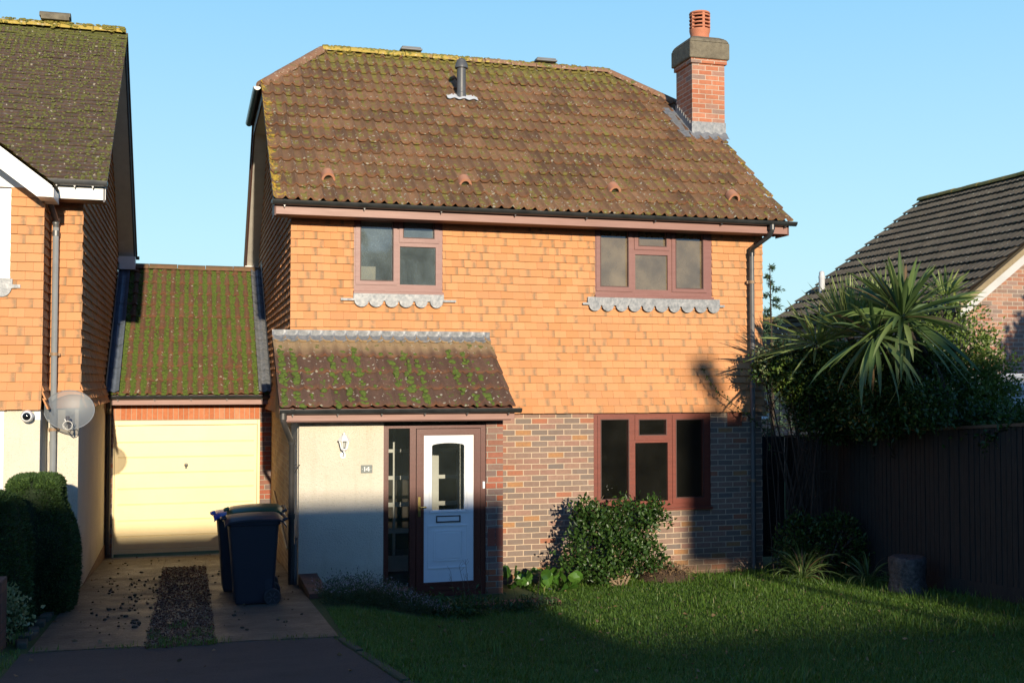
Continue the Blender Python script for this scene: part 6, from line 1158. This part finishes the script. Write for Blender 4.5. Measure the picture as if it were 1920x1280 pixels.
def bare(x, y_, Y, seed, label, h=None, sc_=1.0):
    top = PY(x, y_, Y); rg = random.Random(seed); t_ = thing('bare_tree', (top.x, Y, -.06), label, 'bare tree', 'bare winter trees beyond the houses'); g = G()
    def br(p, d, L_, r, dep):
        q = p+d*L_; g.tube([p, p.lerp(q, .5)+Vector((rg.uniform(-.03, .03), rg.uniform(-.03, .03), 0))*L_, q], [r, r*.8, r*.6], 5, False)
        if dep:
            for k in range(3 if dep > 1 else 4): a = Vector((rg.uniform(-1, 1), rg.uniform(-1, 1), rg.uniform(-.2, 1))).normalized(); br(p.lerp(q, rg.uniform(.5, 1)), (d*.9+a*.75).normalized(), L_*rg.uniform(.5, .72), r*.55, dep-1)
    br(Vector((top.x, Y, -.06)), Vector((0, 0, 1)), (top.z)*.48, .09*sc_, 4); obj('trunk', g, M_bark, t_); return t_
bare(250, 490, 34, 3, 'twiggy bare treetop beyond the left end of the garage ridge'); bare(318, 492, 36, 5, 'twiggy bare treetop beyond the middle of the garage ridge'); bare(1500, 545, 44, 7, 'hazy bare tree between the thin conifer and the bungalow roof', sc_=.6)
# ================================================================== ACROSS THE STREET (casts the long shadows)
oh = thing('house_opposite', (-6, -25, 2), 'brick house across the street behind the photographer', 'house'); DXs = -35.1*math.tan(AZ)
xr_ = 3.78+DXs; zA = 1.02+35.13*math.tan(EL)/math.cos(AZ); zB = -.6+35.13*math.tan(EL)

g = G(); g.prism([(-25, 1.5), (-17, 1.5), (-17, zA-2.9), (-21, zA-.12), (-25, zA-2.9)], -17, xr_-.1, 'x'); obj('wall', g, M_bung, oh, smooth=0)
g = G(); poly_slab(g, [(-17.2, -25.3, zA-3.05), (xr_, -25.3, zA-3.05), (xr_, -21, zA), (-17.2, -21, zA)], .08); poly_slab(g, [(-17.2, -16.7, zA-3.05), (xr_, -16.7, zA-3.05), (xr_, -21, zA), (-17.2, -21, zA)], .08); obj('roof', g, MC['plain_roof_tile'], oh, smooth=0)
ow = thing('opposite_bungalow', (12, -21, 2), 'low bungalow across the street behind the photographer', 'bungalow')
g = G(); g.prism([(-24, 1.5), (-18, 1.5), (-18, zB-2.1), (-21, zB-.1), (-24, zB-2.1)], xr_+.05, 26, 'x'); obj('wall', g, M_bung, ow, smooth=0)
g = G(); poly_slab(g, [(xr_+.03, -24.3, zB-2.3), (26.2, -24.3, zB-2.3), (26.2, -21, zB), (xr_+.03, -21, zB)], .08); poly_slab(g, [(xr_+.03, -17.7, zB-2.3), (26.2, -17.7, zB-2.3), (26.2, -21, zB), (xr_+.03, -21, zB)], .08); obj('roof', g, MC['plain_roof_tile'], ow, smooth=0)
dzC = 28.13*math.tan(EL); dxC = -28.13*math.tan(AZ)
for k, (a, b2, zt_) in enumerate(((6.5, 7.95, 2.12), (7.8, 10.7, 2.5), (10.4, 13.4, 2.6))):
    t_ = clipped('pleached_tree', a+dxC, b2+dxC, -14.8, -13.3, .12-.75*(k > 0)+dzC, zt_+dzC, 9000, 201+k, ('clipped street tree nearest the end of the tall house opposite', 'middle clipped street tree opposite', 'clipped street tree farthest from the tall house opposite')[k], .02, .0)
    g = G(); xm = (a+b2)/2+dxC
    if k == 0: cloud('shadow_tuft', t_, [(6.8+dxC, -14, 2.72+dzC, .17, .15, .15), (6.95+dxC, -14, 2.4+dzC, .07, .1, .3)], 520, .11, .07, L_con, seed=215, shell=.1)  # unseen tuft added to cast the soft round shadow on the hung tiles
    g.tube([(xm, -14, 1.9), (xm, -14, 5.6)], [.1, .07], 8); obj('trunk', g, M_bark, t_)
cane = thing('bramble_cane', (7.62, 13.7, 1.5), 'thin leafy bramble cane arching against the tiles by the corner shrub', 'bramble'); tip = PY(1312, 682, 13.9); g = G(); cp = [Vector((7.62, 13.7, 1.6)), Vector((7.5, 13.75, 1.95)), PY(1385, 765, 13.85), PY(1345, 735, 13.88), tip]; g.tube(cp, [.008, .007, .006, .005, .002], 5); obj('stem', g, M_bark, cane)
rng = np.random.default_rng(9); A = []; 
for k in range(90): f = rng.random()*3.99; i_ = int(f); A.append(np.array(cp[i_].lerp(cp[i_+1], f-i_))+rng.normal(0, .012, 3))
v, f, tt = leaves(np.array(A), rdir(90), .045, .024, .2); fast('foliage', v, f, L_dark, cane, tint=tt)
t_ = thing('garden_tree', (15.7, 9, .3), 'rounded evergreen tree just outside the right edge, shading the bungalow wall', 'tree')
E_d = [(15.4, 9, 3.2, 1.5, 1.2, 1.6), (15.9, 9, 4.9, 1.5, 1.2, 1.3), (14.75, 9, 4.5, .75, .9, .8), (16.1, 9, 1.6, 1.9, 1.2, 1.2)]
cloud('foliage', t_, E_d, 34000, .15, .1, L_dark, seed=211, shell=.2); stems('branches', t_, (15.9, 9, .3), E_d, 14, .06, M_bark, 212)
